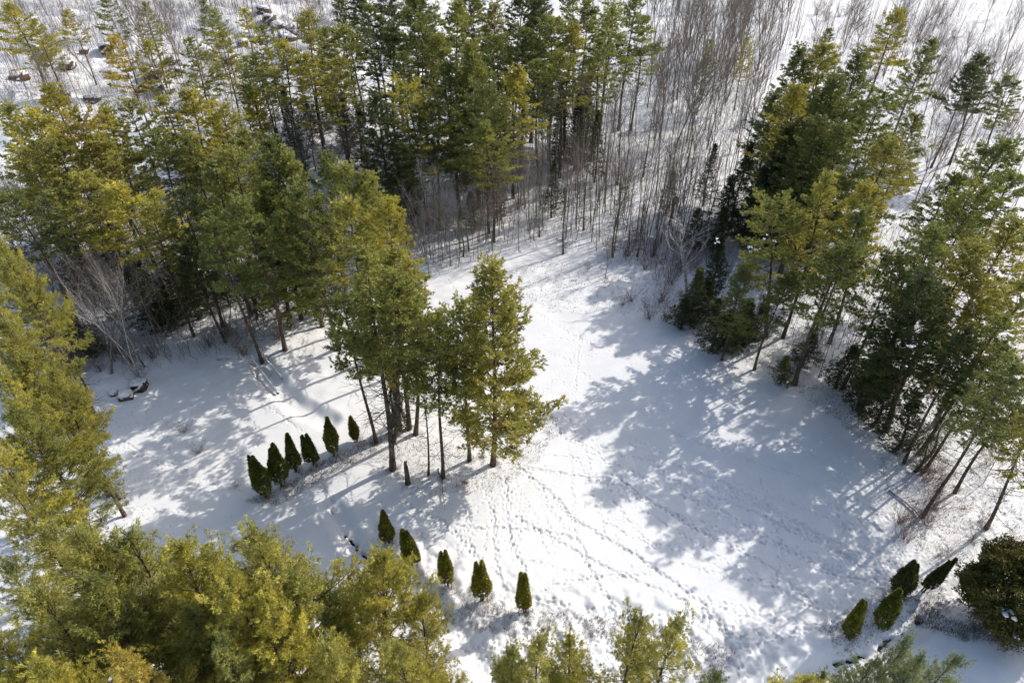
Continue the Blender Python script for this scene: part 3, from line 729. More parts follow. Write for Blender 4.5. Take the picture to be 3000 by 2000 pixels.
# ------------------------------------------------------------------ cedars (arborvitae)
def cedar_mesh(seed, H, R, tips, skirt=0.16):
    """dense flame shaped foliage built of overlapping leafy sprays on one or more merged spires"""
    r = np.random.default_rng(seed)
    VV, FF, n0 = [], [], 0
    for (ox, oy, h, k) in tips:
        n = int(6500 * k)
        t = r.random(n) ** 0.9
        z = (skirt + t * (h - skirt)) * H
        prof = np.where(t < 0.25, 0.72 + 0.28 * np.sin(t / 0.25 * math.pi / 2), (1 - ((t - 0.25) / 0.75) ** 1.35)) * 0.97 + 0.03
        a = r.random(n) * 6.283
        rr = R * k * prof * (1 + 0.18 * np.sin(a * 2 + z * 1.6 + seed * 1.7) + 0.12 * np.sin(a * 5 - z * 3.3 + seed)) * r.uniform(0.65, 1.04, n)
        C = np.stack([ox * R * (1 - 0.3 * t) + rr * np.cos(a), oy * R * (1 - 0.3 * t) + rr * np.sin(a), z], -1)
        D = np.stack([np.cos(a) * 0.7, np.sin(a) * 0.7, np.full(n, 0.9)], -1) + r.normal(0, 0.6, (n, 3))
        V, F = blades(C, D, 0.19 * r.uniform(0.6, 1.2, n), 0.11, r)
        VV.append(V); FF.append(F + n0); n0 += len(V)
    return np.concatenate(VV), np.concatenate(FF)
def cedar(seed, base, top, Rpx, tips, label, tint='d', group="clipped cedars around the meadow", brown=0.8):
    B = ground_at(*base)
    H, xt = height_of(B, *top)
    lean = math.atan2(xt - B[0], H)
    d = math.hypot(B[0], B[1]); dep = (B[1] * math.cos(PITCH) + CAM_H * math.sin(PITCH))
    R = Rpx * dep / FOC
    root = bpy.data.objects.new("cedar", None); COL.objects.link(root)
    root.location = (B[0], B[1], tz(*B) - 0.05)
    root.rotation_euler = (0, max(-0.3, min(0.3, lean)), 0)
    V, F = cedar_mesh(seed, H, R, tips)
    link("foliage", mesh_np("cedar_foliage", V, F, M_CEDAR), root, TINT_C[tint])
    tb = Tubes()
    r = np.random.default_rng(seed + 99)
    for k in range(4):
        a = r.random() * 6.28; o = r.uniform(0.05, 0.2)
        z = np.linspace(0, H * 0.8, 7)
        tb.add(np.stack([o * math.cos(a) * (1 + z * 0.1), o * math.sin(a) * (1 + z * 0.1), z], -1), np.linspace(0.055, 0.015, 7), 5)
    link("stem", tb.mesh("cedar_stem", M_PBARK), root)
    tag(root, label, "cedar", group)
    # a few frozen blobs in the spire
    o = link("snow_speck", blob_mesh("snow_speck", M_CAP, seed, 9, R * 0.55, (0.03, 0.07), 0.8), root)
    o.location = (-0.1, -R * 0.45, H * 0.35)
    return root, B
TINT_C = {'d': (0.15, 0.17, 0.03), 'l': (0.30, 0.27, 0.045), 'm': (0.20, 0.20, 0.035), 'x': (0.11, 0.12, 0.035)}
one = [(0, 0, 1.0, 1.0)]
two = [(-0.52, 0, 0.97, 0.62), (0.46, 0.05, 1.0, 0.66)]
twob = [(0.12, 0, 1.0, 0.9), (-0.5, 0.1, 0.86, 0.52)]
CED = [
    (1, (779, 1454), (735, 1335), 28, [(0.15, 0, 1.0, 0.9), (-0.42, 0.1, 1.0, 0.5)], 'd', "leftmost dark flame shaped cedar in the row at the left meadow"),
    (2, (823, 1421), (795, 1297), 27, twob, 'd', "tall two tipped cedar second from left in the left row"),
    (3, (867, 1379), (840, 1269), 18, one, 'd', "narrow snow flecked cedar in the middle of the left row"),
    (4, (918, 1361), (890, 1272), 19, two, 'd', "stout twin tipped cedar right of the narrow snow flecked one"),
    (5, (979, 1333), (957, 1222), 19, one, 'm', "pointed cedar at the right of the left row, near pine boughs"),
    (6, (1045, 1292), (1026, 1220), 12, one, 'm', "smallest cedar under the outer boughs of the forked pine"),
    (7, (1138, 1589), (1120, 1494), 19, one, 'm', "single spired cedar just right of the black stream slit"),
    (8, (1211, 1654), (1184, 1551), 25, [(-0.35, 0, 1.0, 0.68), (0.2, 0, 0.95, 0.72), (0.45, 0, 0.82, 0.6)], 'm', "bushy triple tipped cedar above the golden pine"),
    (9, (1311, 1719), (1298, 1616), 19, two, 'l', "small twin tipped cedar in the middle of the front row"),
    (10, (1415, 1759), (1403, 1646), 23, two, 'l', "twin tipped cedar casting a long shadow, second from right in front row"),
    (11, (1536, 1793), (1531, 1680), 21, [(-0.3, 0, 1.0, 0.68), (0.45, 0, 0.98, 0.5), (0.2, -0.1, 0.85, 0.5)], 'l', "rightmost cedar of the front row, casting the longest shadow"),
    (12, (2486, 1864), (2535, 1753), 24, [(-0.15, 0, 1.0, 0.8), (0.55, 0.1, 0.93, 0.42)], 'm', "lowest of the right-hand cedars, two tipped, above the black stream holes"),
    (13, (2575, 1833), (2642, 1722), 27, one, 'd', "single stout cedar between the two others at lower right"),
    (14, (2635, 1747), (2685, 1638), 31, [(-0.15, 0, 1.0, 0.85), (0.6, 0.1, 0.88, 0.42)], 'x', "uppermost snow dusted cedar with a side spire at lower right"),
    (15, (2706, 1729), (2800, 1632), 22, [(-0.4, 0, 0.92, 0.5), (0.3, 0, 1.0, 0.5)], 'x', "thin leaning snow laden cedar beside the huge round one"),
]
CB = []
for sd_, b, t, rp, tips, tint, lab in CED:
    root, B = cedar(sd_, b, t, rp, tips, lab, tint)
    CB.append(B)
# the huge rounded cedar at the right edge
def round_cedar():
    r = np.random.default_rng(77)
    B = ground_at(2925, 1800)
    root = bpy.data.objects.new("cedar", None); COL.objects.link(root)
    root.location = (B[0], B[1], tz(*B) - 0.05)
    n = 60000
    u = r.normal(size=(n, 3)); u /= np.linalg.norm(u, axis=1)[:, None]
    u[:, 2] = np.where(u[:, 2] < -0.35, -u[:, 2], u[:, 2])
    a = np.arctan2(u[:, 1], u[:, 0])
    lump = vnoise(u[:, 0] * 3 + u[:, 2] * 2, u[:, 1] * 3 - u[:, 2] * 2, 1.0, 41) + 0.6 * vnoise(u[:, 0] * 8, u[:, 1] * 8 + u[:, 2] * 6, 1.0, 43)
    rr = (1 + 0.42 * lump) * r.uniform(0.66, 1.03, n)
    C = u * rr[:, None] * np.array([3.7, 3.4, 3.7]) + np.array([0, 0, 2.7])
    D = u * 0.5 + np.array([0, 0, 0.4]) + r.normal(0, 0.8, (n, 3))
    V, F = blades(C, D, 0.22 * r.uniform(0.6, 1.2, n), 0.13, r)
    link("foliage", mesh_np("cedar_foliage", V, F, M_CEDAR), root, (0.125, 0.115, 0.03))
    tb = Tubes()
    for k in range(26):
        a_ = r.random() * 6.28
        z = np.linspace(0, 1, 6)
        o = r.uniform(2.0, 3.3)
        tb.add(np.stack([o * z ** 0.8 * math.cos(a_), o * z ** 0.8 * math.sin(a_), z * r.uniform(2, 6)], -1), np.linspace(0.07, 0.02, 6), 5)
    link("stem", tb.mesh("cedar_stem", M_PBARK), root)
    for q, (x, y, z_, s) in enumerate([(-2.4, -2.2, 4.2, 0.8), (-0.4, -3.0, 4.4, 0.5), (-1.6, -3.1, 2.6, 0.35), (0.9, -3.2, 3.2, 0.3)]):
        o = link("snow_clump", SNOWB[q % 2], root); o.location = (x, y, z_); o.scale = (s, s, s)
    tag(root, "huge rounded dark cedar at the lower right frame edge", "cedar")
    return B
BR = round_cedar()

# ------------------------------------------------------------------ bare trees
def make_bare(seed, H, spread, levels, nbr, cb, bark, twigm, trunk_r, up=0.9, stems=1, twl=1.0, droop=0.0, crook=0.05):
    r = np.random.default_rng(seed)
    tb = Tubes(); S0, S1, RR = [], [], []
    def grow(P, d, L, rad, lev):
        n = 6 if lev else 9
        pts = [P]; dd = d.copy()
        for i in range(n - 1):
            dd = dd + r.normal(0, crook * (1 + lev * 0.8), 3) + np.array([0, 0, 0.03 * up - droop * lev])
            dd /= np.linalg.norm(dd)
            pts.append(pts[-1] + dd * L / (n - 1))
        pts = np.array(pts)
        endr = rad * (0.25 if lev else 0.18)
        if rad > 0.012: tb.add(pts, np.linspace(rad, max(0.006, endr), n), 6 if lev == 0 else 4)
        else:
            S0.extend(pts[:-1]); S1.extend(pts[1:]); RR.extend([max(rad, 0.007)] * (n - 1))
        if lev >= levels: return
        k = int(nbr[lev] * r.uniform(0.8, 1.2)); lo = cb if lev == 0 else 0.2
        for _ in range(k):
            s = r.uniform(lo, 0.98); i = min(n - 2, int(s * (n - 1)))
            Q = pts[i] + (pts[i + 1] - pts[i]) * (s * (n - 1) - i)
            a = r.random() * 6.28
            t = pts[i + 1] - pts[i]; t /= np.linalg.norm(t)
            sd = np.array([math.cos(a), math.sin(a), 0.0]); sd -= t * (sd @ t); sd /= np.linalg.norm(sd) + 1e-9
            an = r.uniform(0.45, 0.95) * spread
            nd = t * math.cos(an) + sd * math.sin(an) + np.array([0, 0, 0.15 * up])
            nd /= np.linalg.norm(nd)
            Lc = L * r.uniform(0.28, 0.5) * (1.15 - 0.6 * (s - lo)) * (twl if lev else 1)
            grow(Q, nd, Lc, rad * (0.42 if lev == 0 else 0.5) * (1.2 - s * 0.6), lev + 1)
    for q in range(stems):
        a = r.random() * 6.28
        tl = 0.0 if stems == 1 else 0.18
        d = np.array([math.cos(a) * tl, math.sin(a) * tl, 1.0]); d /= np.linalg.norm(d)
        grow(np.array([0.15 * math.cos(a) * (stems > 1), 0.15 * math.sin(a) * (stems > 1), 0.0]), d, H * (1 if q == 0 else r.uniform(0.75, 0.95)), trunk_r, 0)
    V, F = sticks(S0, S1, np.array(RR), np.array(RR) * 0.7)
    tw = mesh_np("twigs", V, F, twigm)
    return dict(H=H, R=H * 0.3, trunk=tb.mesh("bare_trunk", bark), crown=tw, n=len(F))
BARE = {
    'pole1': make_bare(51, 12, 0.9, 2, (16, 5), 0.35, M_GBARK, M_TWIG, 0.085),
    'pole2': make_bare(52, 12, 0.8, 2, (12, 5), 0.5, M_GBARK, M_TWIG, 0.075),
    'pole3': make_bare(53, 11, 1.1, 2, (20, 6), 0.25, M_TWIG, M_TWIG, 0.07, crook=0.07),
    'maple1': make_bare(54, 16, 0.75, 3, (18, 8, 5), 0.35, M_GBARK, M_TWIG, 0.15, up=1.2, twl=1.1),
    'maple2': make_bare(55, 16, 0.85, 3, (15, 8, 5), 0.3, M_GBARK, M_TWIG, 0.14, up=1.2, stems=2, twl=1.1),
    'birch': make_bare(56, 15, 0.7, 3, (8, 5, 4), 0.4, M_BIRCH, M_RTWIG, 0.10, up=1.3, stems=2, crook=0.06),
    'whitefork': make_bare(57, 11, 1.05, 3, (13, 6, 3), 0.2, M_BIRCH, M_BIRCH, 0.20, up=0.9, crook=0.09),
    'crook': make_bare(58, 12, 1.1, 3, (16, 8, 5), 0.3, M_GBARK, M_TWIG, 0.12, crook=0.12),
    'sapling': make_bare(59, 5, 0.8, 2, (14, 4), 0.25, M_TWIG, M_TWIG, 0.03, crook=0.06),
}
def place_bare(pk, x, y, H, label, group, rz=None, wide=1.0, name="bare_tree", cat="bare tree"):
    p = BARE[pk]
    root = bpy.data.objects.new(name, None); COL.objects.link(root)
    root.location = (x, y, tz(x, y) - 0.08)
    s = H / p['H']
    tree_well(x, y, 0.3)
    root.scale = (s * wide, s * wide, s)
    root.rotation_euler = (prand.uniform(-0.04, 0.04), prand.uniform(-0.04, 0.04), prand.uniform(0, 6.28) if rz is None else rz)
    link("trunk", p['trunk'], root); link("twigs", p['crown'], root)
    tag(root, label, cat, group)
    return root
def in_poly(x, y, P):
    c = False; j = len(P) - 1
    for i in range(len(P)):
        if (P[i][1] > y) != (P[j][1] > y) and x < (P[j][0] - P[i][0]) * (y - P[i][1]) / (P[j][1] - P[i][1] + 1e-12) + P[i][0]: c = not c
        j = i
    return c
BZ = [  # polygon of trunk feet (overview px), count, min spacing m, kinds, height range, label
    ([(985, 640), (1260, 560), (1240, 500), (1010, 560), (960, 600)], 26, 0.8, ['pole1', 'pole2', 'pole3'], (8, 12), ("bare pole tree", "in the saplings' front fringe")),
    ([(1010, 560), (1250, 510), (1400, 600), (1560, 640), (1650, 520), (1450, 380), (1200, 420), (1000, 500)], 48, 1.3, ['pole1', 'pole2', 'pole3', 'pole2'], (7, 12), ("slim bare sapling", "in the middle of the open woods")),
    ([(1200, 420), (1450, 380), (1650, 500), (1720, 330), (1760, 180), (1560, 120), (1480, 240), (1300, 330)], 64, 1.6, ['pole1', 'pole2', 'maple1', 'pole1'], (12, 16), ("tall bare tree", "in the stand beside the dark grove")),
    ([(1480, 240), (1560, 120), (1780, 180), (1850, 60), (1800, -20), (1500, -20)], 34, 2.4, ['maple1', 'maple2', 'pole1'], (13, 17), ("distant bare tree", "in the stand at the top edge")),
    ([(150, 850), (300, 860), (740, 740), (700, 620), (560, 600), (0, 470), (0, 640), (120, 700)], 46, 1.8, ['pole1', 'pole2', 'pole3', 'crook'], (8, 13), ("bare tree", "in the shaded left woods")),
    ([(0, 0), (800, 0), (820, 330), (560, 300), (400, 330), (0, 250)], 40, 3.0, ['maple1', 'pole2', 'pole1', 'crook'], (9, 14), ("bare tree", "on the rocky upper left slope")),
    ([(1830, 120), (2352, -10), (2352, 300), (2200, 420), (2120, 420), (2080, 250)], 22, 3.0, ['maple1', 'maple2', 'crook'], (10, 15), ("spreading bare tree", "in the far right clearing")),
    ([(1760, 800), (1900, 900), (2100, 1020), (2330, 1150), (2352, 900), (2200, 850), (1950, 780)], 16, 1.6, ['pole3', 'sapling', 'pole2'], (4, 9), ("thin bare tree", "along the right meadow edge")),
    ([(830, 560), (960, 620), (1020, 520), (1240, 420), (1180, 330), (1000, 380), (850, 420)], 24, 1.5, ['pole1', 'pole3', 'crook'], (8, 12), ("bare tree", "in the dusky gap behind the clump")),
]
brand = random.Random(11)
nb_total = 0
for poly, cnt, sp, kinds, (h0, h1), label in BZ:
    xs = [p[0] for p in poly]; ys = [p[1] for p in poly]
    pts = []; tries = 0
    W = [gov(*p) for p in poly]
    wx = [p[0] for p in W]; wy = [p[1] for p in W]
    while len(pts) < cnt and tries < 20000:
        tries += 1
        x, y = brand.uniform(min(wx), max(wx)), brand.uniform(min(wy), max(wy))
        if not in_poly(x, y, W): continue
        if any((x - a) ** 2 + (y - b) ** 2 < sp * sp for a, b in pts): continue
        pts.append((x, y))
    for rank, (x, y) in enumerate(sorted(pts, key=lambda p: p[0] / (p[1] * math.cos(PITCH) + CAM_H * math.sin(PITCH)))):
        place_bare(brand.choice(kinds), x, y, brand.uniform(h0, h1), f"{label[0]}, {ORD[rank]} from the left {label[1]}", "bare trees " + label[1], wide=brand.uniform(0.8, 1.15))
    nb_total += len(pts)
print("bare", nb_total)
# individually recognisable bare trees: foot and top in overview pixels
IND = [
    ('birch', (318, 862), (225, 640), "leaning white birch with forked stems at the left meadow corner", "birch"),
    ('birch', (322, 845), (300, 600), "upright white birch with reddish twigs right of the leaning one", "birch"),
    ('whitefork', (1578, 668), (1560, 520), "white many forked birch bending left of the spreading right pine", "birch"),
    ('birch', (975, 590), (965, 400), "pale slim birch in the dusky gap behind the meadow clump", "birch"),
    ('birch', (1095, 430), (1098, 310), "small white birch at the foot of the back wood", "birch"),
    ('maple1', (395, 250), (375, -40), "large silvery bare maple on the rocky upper left slope", "maple"),
    ('maple2', (2095, 480), (2220, 290), "leaning dark bare tree with spreading fan right of the grove", "maple"),
    ('maple2', (1745, 130), (1790, -40), "dark forked bare maple at the top edge in the bright snow", "maple"),
    ('maple1', (1390, 640), (1400, 560), "short bare sapling casting a thin shadow on the open snow", "sapling"),
    ('sapling', (761, 1165 - 20), (755, 1090), "small bare sapling beside the two little stream holes", "sapling"),
    ('sapling', (905, 1090), (880, 1020), "spindly bare sapling at the foot of the forked pine", "sapling"),
    ('crook', (1555, 330), (1560, 120), "tall bare trunk leaning in the middle of the sapling stand", "bare tree"),
]
for pk, b, t, lab, cat in IND:
    B = gov(*b); H, xt = height_of(B, t[0] * OV, t[1] * OV)
    o = place_bare(pk, B[0], B[1], min(H, 19), lab, None, wide={'birch': 0.75, 'whitefork': 1.35}.get(pk, 1.0), name={'birch': 'birch_tree', 'maple': 'maple_tree', 'sapling': 'sapling', 'bare tree': 'bare_tree'}[cat], cat=cat)
    o.rotation_euler = (0, max(-0.35, min(0.35, math.atan2(xt - B[0], H))), o.rotation_euler[2])
# bare orchard-like crowns in the hollow (grey tangle between the upper left pines)
for k, (x, y) in enumerate(sorted([(600, 400), (645, 385), (685, 410), (725, 385), (765, 410), (620, 360), (800, 375), (705, 360), (575, 370), (745, 420)])):
    B = gov(x, y)
    place_bare('crook', B[0], B[1], 10, f"crooked grey bare tree, {ORD[k]} from the left in the hollow", "crooked grey trees in the hollow", wide=1.25)
# broken snag
def snag():
    B = gov(937, 1110)
    H, _ = height_of(B, 937 * OV, 1057 * OV)
    tb = Tubes()
    z = np.linspace(0, H, 9)
    tb.add(np.stack([0.03 * np.sin(z), 0.02 * z, z], -1), [0.30, 0.25, 0.24, 0.23, 0.22, 0.21, 0.19, 0.14, 0.03], 12)
    tb.add([(0.12, 0, H * 0.9), (0.15, 0, H * 1.0), (0.14, 0, H * 1.08)], [0.06, 0.04, 0.005], 5)
    o = link("broken_snag", tb.mesh("broken_snag", M_PBARK))
    o.location = (B[0], B[1], tz(*B) - 0.1)
    tag(o, "short broken dead tree trunk standing alone before the meadow clump", "snag")
snag()
# ivy clad stem in the clump
def ivy_stem():
    B = gov(918, 985); r = np.random.default_rng(3)
    tb = Tubes(); z = np.linspace(0, 13, 10)
    tb.add(np.stack([0.1 * np.sin(z * .5), 0 * z, z], -1), np.linspace(0.28, 0.1, 10), 8)
    root = bpy.data.objects.new("ivy_clad_tree", None); COL.objects.link(root); root.location = (B[0], B[1], tz(*B) - 0.1)
    for k in range(12):
        a = r.random() * 6.28; z0 = r.uniform(6, 13)
        tb.add(curve(np.array([0, 0, z0]), np.array([math.cos(a) * .6, math.sin(a) * .6, .7]), r.uniform(1.5, 3.5), 6, r, 0, .1), np.linspace(.05, .01, 6), 4)
    link("trunk", tb.mesh("ivy_trunk", M_GBARK), root)
    n = 7000; t = r.random(n); a = r.random(n) * 6.28; rr = (0.35 + 0.5 * (1 - t) ** 2 + .15 * np.sin(t * 20)) * r.uniform(.6, 1.1, n)
    C = np.stack([rr * np.cos(a), rr * np.sin(a), 0.4 + t * 10], -1)
    V, F = blades(C, np.stack([np.cos(a), np.sin(a), 0 * a], -1) + r.normal(0, .5, (n, 3)), .14, .1, r)
    link("ivy", mesh_np("ivy", V, F, M_MOSS), root)
    tag(root, "greenish vine wrapped trunk at the back of the meadow clump", "tree")
ivy_stem()

# ------------------------------------------------------------------ boulders, logs, shrubs
def boulder_mesh(seed):
    import bmesh
    r = random.Random(seed); bm = bmesh.new()
    bmesh.ops.create_icosphere(bm, subdivisions=4, radius=1.0)
    off = r.random() * 50
    for v in bm.verts:
        c = v.co.copy()
        n = float(vnoise(np.array([c.x + c.z * .7]), np.array([c.y + c.z * .9]), 0.7, off)[0]) * 0.55 + float(vnoise(np.array([c.x - c.z]), np.array([c.y + c.z]), 0.25, off)[0]) * 0.16
        v.co = c * (1 + n)
        for ax in range(2):
            v.co[ax] = max(-0.86, min(0.86, v.co[ax]))
        v.co.z *= 0.9
    rock = bpy.data.meshes.new("boulder"); bm.to_mesh(rock); rock.materials.append(M_ROCK)
    # snow lying on everything that faces up
    bm.normal_update()
    dele = [f for f in bm.faces if f.normal.z < 0.62]
    bmesh.ops.delete(bm, geom=dele, context='FACES')
    for v in bm.verts: v.co += Vector((0, 0, 0.10)) + v.co * 0.03
    res = bmesh.ops.extrude_face_region(bm, geom=bm.faces[:])
    for v in [g_ for g_ in res['geom'] if isinstance(g_, bmesh.types.BMVert)]: v.co.z -= 0.12
    cap = bpy.data.meshes.new("snow_cap"); bm.to_mesh(cap); bm.free(); cap.materials.append(M_CAP)
    for p in list(rock.polygons) + list(cap.polygons): p.use_smooth = True
    return rock, cap
ROCKS = [boulder_mesh(s) for s in (1, 2, 3)]
def boulder(x, y, s, label, group, k, sc=(1, 1, 1)):
    root = bpy.data.objects.new("boulder", None); COL.objects.link(root)
    root.location = (x, y, tz(x, y) + 0.1 * s); root.scale = (s * sc[0], s * sc[1], s * sc[2]); root.rotation_euler = (0, 0, k * 1.7)
    link("rock", ROCKS[k % 3][0], root); link("snow_cap", ROCKS[k % 3][1], root)
    tag(root, label, "boulder", group)
BO = [(640, 70), (655, 88), (622, 60), (665, 100), (675, 75), (690, 82), (610, 45), (715, 90), (120, 150), (160, 165), (200, 135), (85, 130), (355, 185), (365, 215), (415, 170), (435, 222), (450, 235), (440, 262), (400, 150),
      (285, 180), (215, 235), (60, 100), (530, 150), (480, 130), (150, 235), (330, 215), (560, 110), (590, 95), (50, 190), (250, 130)]
BO8, BOR = BO[:8], BO[8:]
BO = sorted(BO8) + sorted(BOR)
for k, (x, y) in enumerate(BO):
    B = gov(x, y); s = brand.uniform(1.0, 2.1)
    if k < 8: s = brand.uniform(1.3, 2.3)
    boulder(B[0], B[1], s, f"large rust brown ledge rock, {ORD[k]} from the left on the slope" if k < 8 else f"snow capped slope boulder, {ORD[k - 8]} from the left",
            "ledge rocks on the upper left slope" if k < 8 else "boulders on the upper left slope", k, (1.2, 1, 0.9))
for k, (x, y, s, lab) in enumerate([(322, 888, 1.0, "dark mossy stone heap right of the other, at left meadow corner"), (292, 912, 0.8, "dark snow topped stone nearest the open snow at left meadow corner"), (262, 905, 0.5, "small dark stone under the left frame pines")]):
    B = gov(x, y); boulder(B[0], B[1], s, lab, None, k + 1, (1.1, 0.9, 0.8))
B = gov(1252, 272); 
def log(a, b, r0, label, snowy=True, sag=0.0, za=0.15, zb=0.15):
    A, Bb = gov(*a), gov(*b)
    n = 9; s = np.linspace(0, 1, n)
    P = np.stack([A[0] + (Bb[0] - A[0]) * s, A[1] + (Bb[1] - A[1]) * s, 0 * s], -1)
    P[:, 2] = np.array([tz(p[0], p[1]) for p in P]) * 0.6 + za + (zb - za) * s
    P[:, :2] += np.cumsum(rng.normal(0, 0.06, (n, 2)), 0)
    tb = Tubes(); tb.add(P, np.linspace(r0, r0 * 0.45, n), 8)
    rr = np.random.default_rng(int(a[0]))
    for k in range(7):
        i = rr.integers(3, n - 1); d = P[i] - P[i - 1]; d /= np.linalg.norm(d)
        d = d * 0.6 + np.array([rr.normal(0, .6), rr.normal(0, .6), rr.uniform(0, .8)]); d /= np.linalg.norm(d)
        tb.add(curve(P[i], d, rr.uniform(0.6, 2.0), 5, rr, 0, 0), np.linspace(r0 * .3, 0.01, 5), 4)
    root = bpy.data.objects.new("fallen_log", None); COL.objects.link(root)
    link("log", tb.mesh("fallen_log", M_PBARK), root)
    if snowy:
        t2 = Tubes(); t2.add(P + np.array([0, 0, r0 * 0.55]), np.linspace(r0 * 0.95, r0 * 0.5, n), 8)
        link("snow_cap", t2.mesh("log_snow", M_CAP), root)
    tag(root, label, "log")
log((648, 868), (560, 770), 0.13, "snow covered log lying toward the stream bend", za=0.0, zb=0.6)
log((640, 900), (575, 830), 0.14, "fallen log with dark broken roots above the stream bend", za=0.1, zb=0.7)
log((1610, 760), (1680, 640), 0.2, "pale leaning dead log among the right wood edge spruces", za=0.1, zb=2.5)
log((2040, 1125), (2120, 1190), 0.10, "crooked fallen branch on the snow below the right frame pines", za=0.1, zb=0.2)
log((1005, 1075), (1020, 1165), 0.05, "thin fallen bough beneath the meadow clump", False, za=0.1, zb=0.2)
log((1560, 745), (1590, 742), 0.12, "short dark log by the meadow's upper right corner", za=0.05, zb=0.1)
log((1180, 400), (1260, 380), 0.16, "snowy log lying at the foot of the back wood", za=0.1, zb=0.4)
log((1880, 350), (2010, 420), 0.14, "fallen trunk lying behind the dark grove", za=0.1, zb=0.3)

def make_shrub(seed, H, R, n, m):
    r = np.random.default_rng(seed); S0, S1, RR = [], [], []
    for k in range(n):
        a = r.random() * 6.28; e = r.uniform(0.2, 1.0)
        d = np.array([math.cos(a) * e * R / H, math.sin(a) * e * R / H, 1.0]) * H / 5 * r.uniform(0.6, 1.1)
        P = np.array([r.normal(0, R * .12), r.normal(0, R * .12), 0])
        for i in range(5):
            Q = P + d + r.normal(0, 0.06 * H, 3) * [1, 1, .4]
            S0.append(P); S1.append(Q); RR.append(0.016 * (1 - i * .15))
            if i > 1:
                for q in range(2):
                    S0.append(Q); S1.append(Q + d * 0.7 + r.normal(0, .12 * H, 3)); RR.append(0.007)
            P = Q
    V, F = sticks(S0, S1, np.array(RR), np.array(RR) * .7)
    return mesh_np("bare_shrub", V, F, m)
SH = [make_shrub(1, 1.6, 1.3, 26, M_TWIG), make_shrub(2, 2.4, 1.5, 34, M_RTWIG), make_shrub(3, 1.2, 0.9, 18, M_GRASS)]
CNT = {}
def shrub(x, y, k, s, label, group=None):
    if group:
        CNT[group] = CNT.get(group, -1) + 1
        label = f"{label}, {ORD[CNT[group]]} from the left"
    o = link("bare_shrub", SH[k]); B = gov(x, y)
    o.location = (B[0], B[1], tz(*B) - 0.05); o.scale = (s, s, s); o.rotation_euler = (0, 0, prand.uniform(0, 6.28))
    tag(o, label, "shrub", group)
shrub(425, 990, 0, 0.9, "lone low bare shrub in the bright left meadow")
shrub(455, 1040, 0, 0.8, "small twiggy shrub below the lone one in the left meadow")
shrub(545, 1115, 0, 0.5, "tiny shrub left of the cedar row's leftmost cedar")
shrub(325, 880, 0, 1.0, "dark twiggy bush sprouting from the mossy stone heap")
shrub(245, 1190, 0, 0.5, "tiny shrub on the shaded snow above the lower left pines")
for (x, y) in sorted([(1490, 730), (1530, 735), (1460, 560), (1500, 590), (1440, 590), (1540, 650), (1480, 620), (1520, 690), (1600, 700)]):
    shrub(x, y, 1, prand.uniform(.8, 1.4), "brown thicket shrub by the white forked birch", "thicket shrubs by the forked birch")
for (x, y) in sorted([(1300, 570), (1350, 620), (1450, 690), (1430, 700), (1390, 650)]):
    shrub(x, y, 0, prand.uniform(.6, 1.0), "scrub on snow left of the forked birch", "scrub above the meadow")
for (x, y) in sorted([(240, 800), (270, 810), (350, 820), (300, 830), (200, 790), (480, 790), (520, 770), (640, 780), (560, 815), (230, 850)]):
    shrub(x, y, 1, prand.uniform(.7, 1.2), "brushy shrub along the left wood's front", "brush along the left wood edge")
for x, y in sorted((brand.uniform(1850, 2330), brand.uniform(30, 420)) for k in range(34)):
    shrub(x, y, brand.choice([0, 1, 1]), prand.uniform(1.0, 1.8), "reddish bush in the far right marsh", "bushes in the far right marsh")
for x, y in sorted((brand.uniform(2060, 2350), brand.uniform(1010, 1280)) for k in range(22)):
    shrub(x, y, brand.choice([0, 1]), prand.uniform(.6, 1.1), "tangled shrub above the round cedar", "tangled shrubs on the right slope")
for B in CB[:-1] + [BR]:
    o = link("bare_shrub", SH[1]); big = B is BR
    o.location = (B[0] + (0.35 if not big else -1.2), B[1] + (-0.1 if not big else -2.6), tz(*B) - 0.05); s = 0.42 if not big else 0.9; o.scale = (s * 1.2, s * 1.2, s)
    tag(o, ("brown stubble bush under the huge round cedar" if big else "stubble bush under the " + CED[[id(q) for q in CB].index(id(B))][6].split(",")[0].replace(" at the left meadow", "").replace(" of the other two", ""))[:110], "shrub", "stubble bushes at the cedar feet")

# ------------------------------------------------------------------ stuff nobody could count
def scatter(polys, n, seed):
    r = np.random.default_rng(seed); out = []
    areas = []
    Ws = [[gov(*p) for p in poly] for poly in polys]
    while len(out) < n:
        k = len(out) * len(Ws) // n; W = Ws[k]
        wx = [p[0] for p in W]; wy = [p[1] for p in W]
        x, y = r.uniform(min(wx), max(wx)), r.uniform(min(wy), max(wy))
        if in_poly(x, y, W): out.append((x, y))
    return np.array(out)
def grass_obj(name, polys, n, hgt, wid, m, seed, per=4, spread=0.12):
    P = scatter(polys, n, seed); r = np.random.default_rng(seed + 1)
    z = terrain(P[:, 0], P[:, 1])
    C = np.repeat(np.c_[P, z - 0.03], per, 0) + np.c_[r.normal(0, spread, (n * per, 2)), np.zeros(n * per)]
    D = np.c_[r.normal(0, 0.45, (n * per, 2)), np.ones(n * per)]
    V, F = blades(C, D, hgt * r.uniform(0.4, 1.2, n * per), wid, r)
    o = link(name, mesh_np(name, V, F, m)); tag(o, None, None, kind="stuff")
    return o
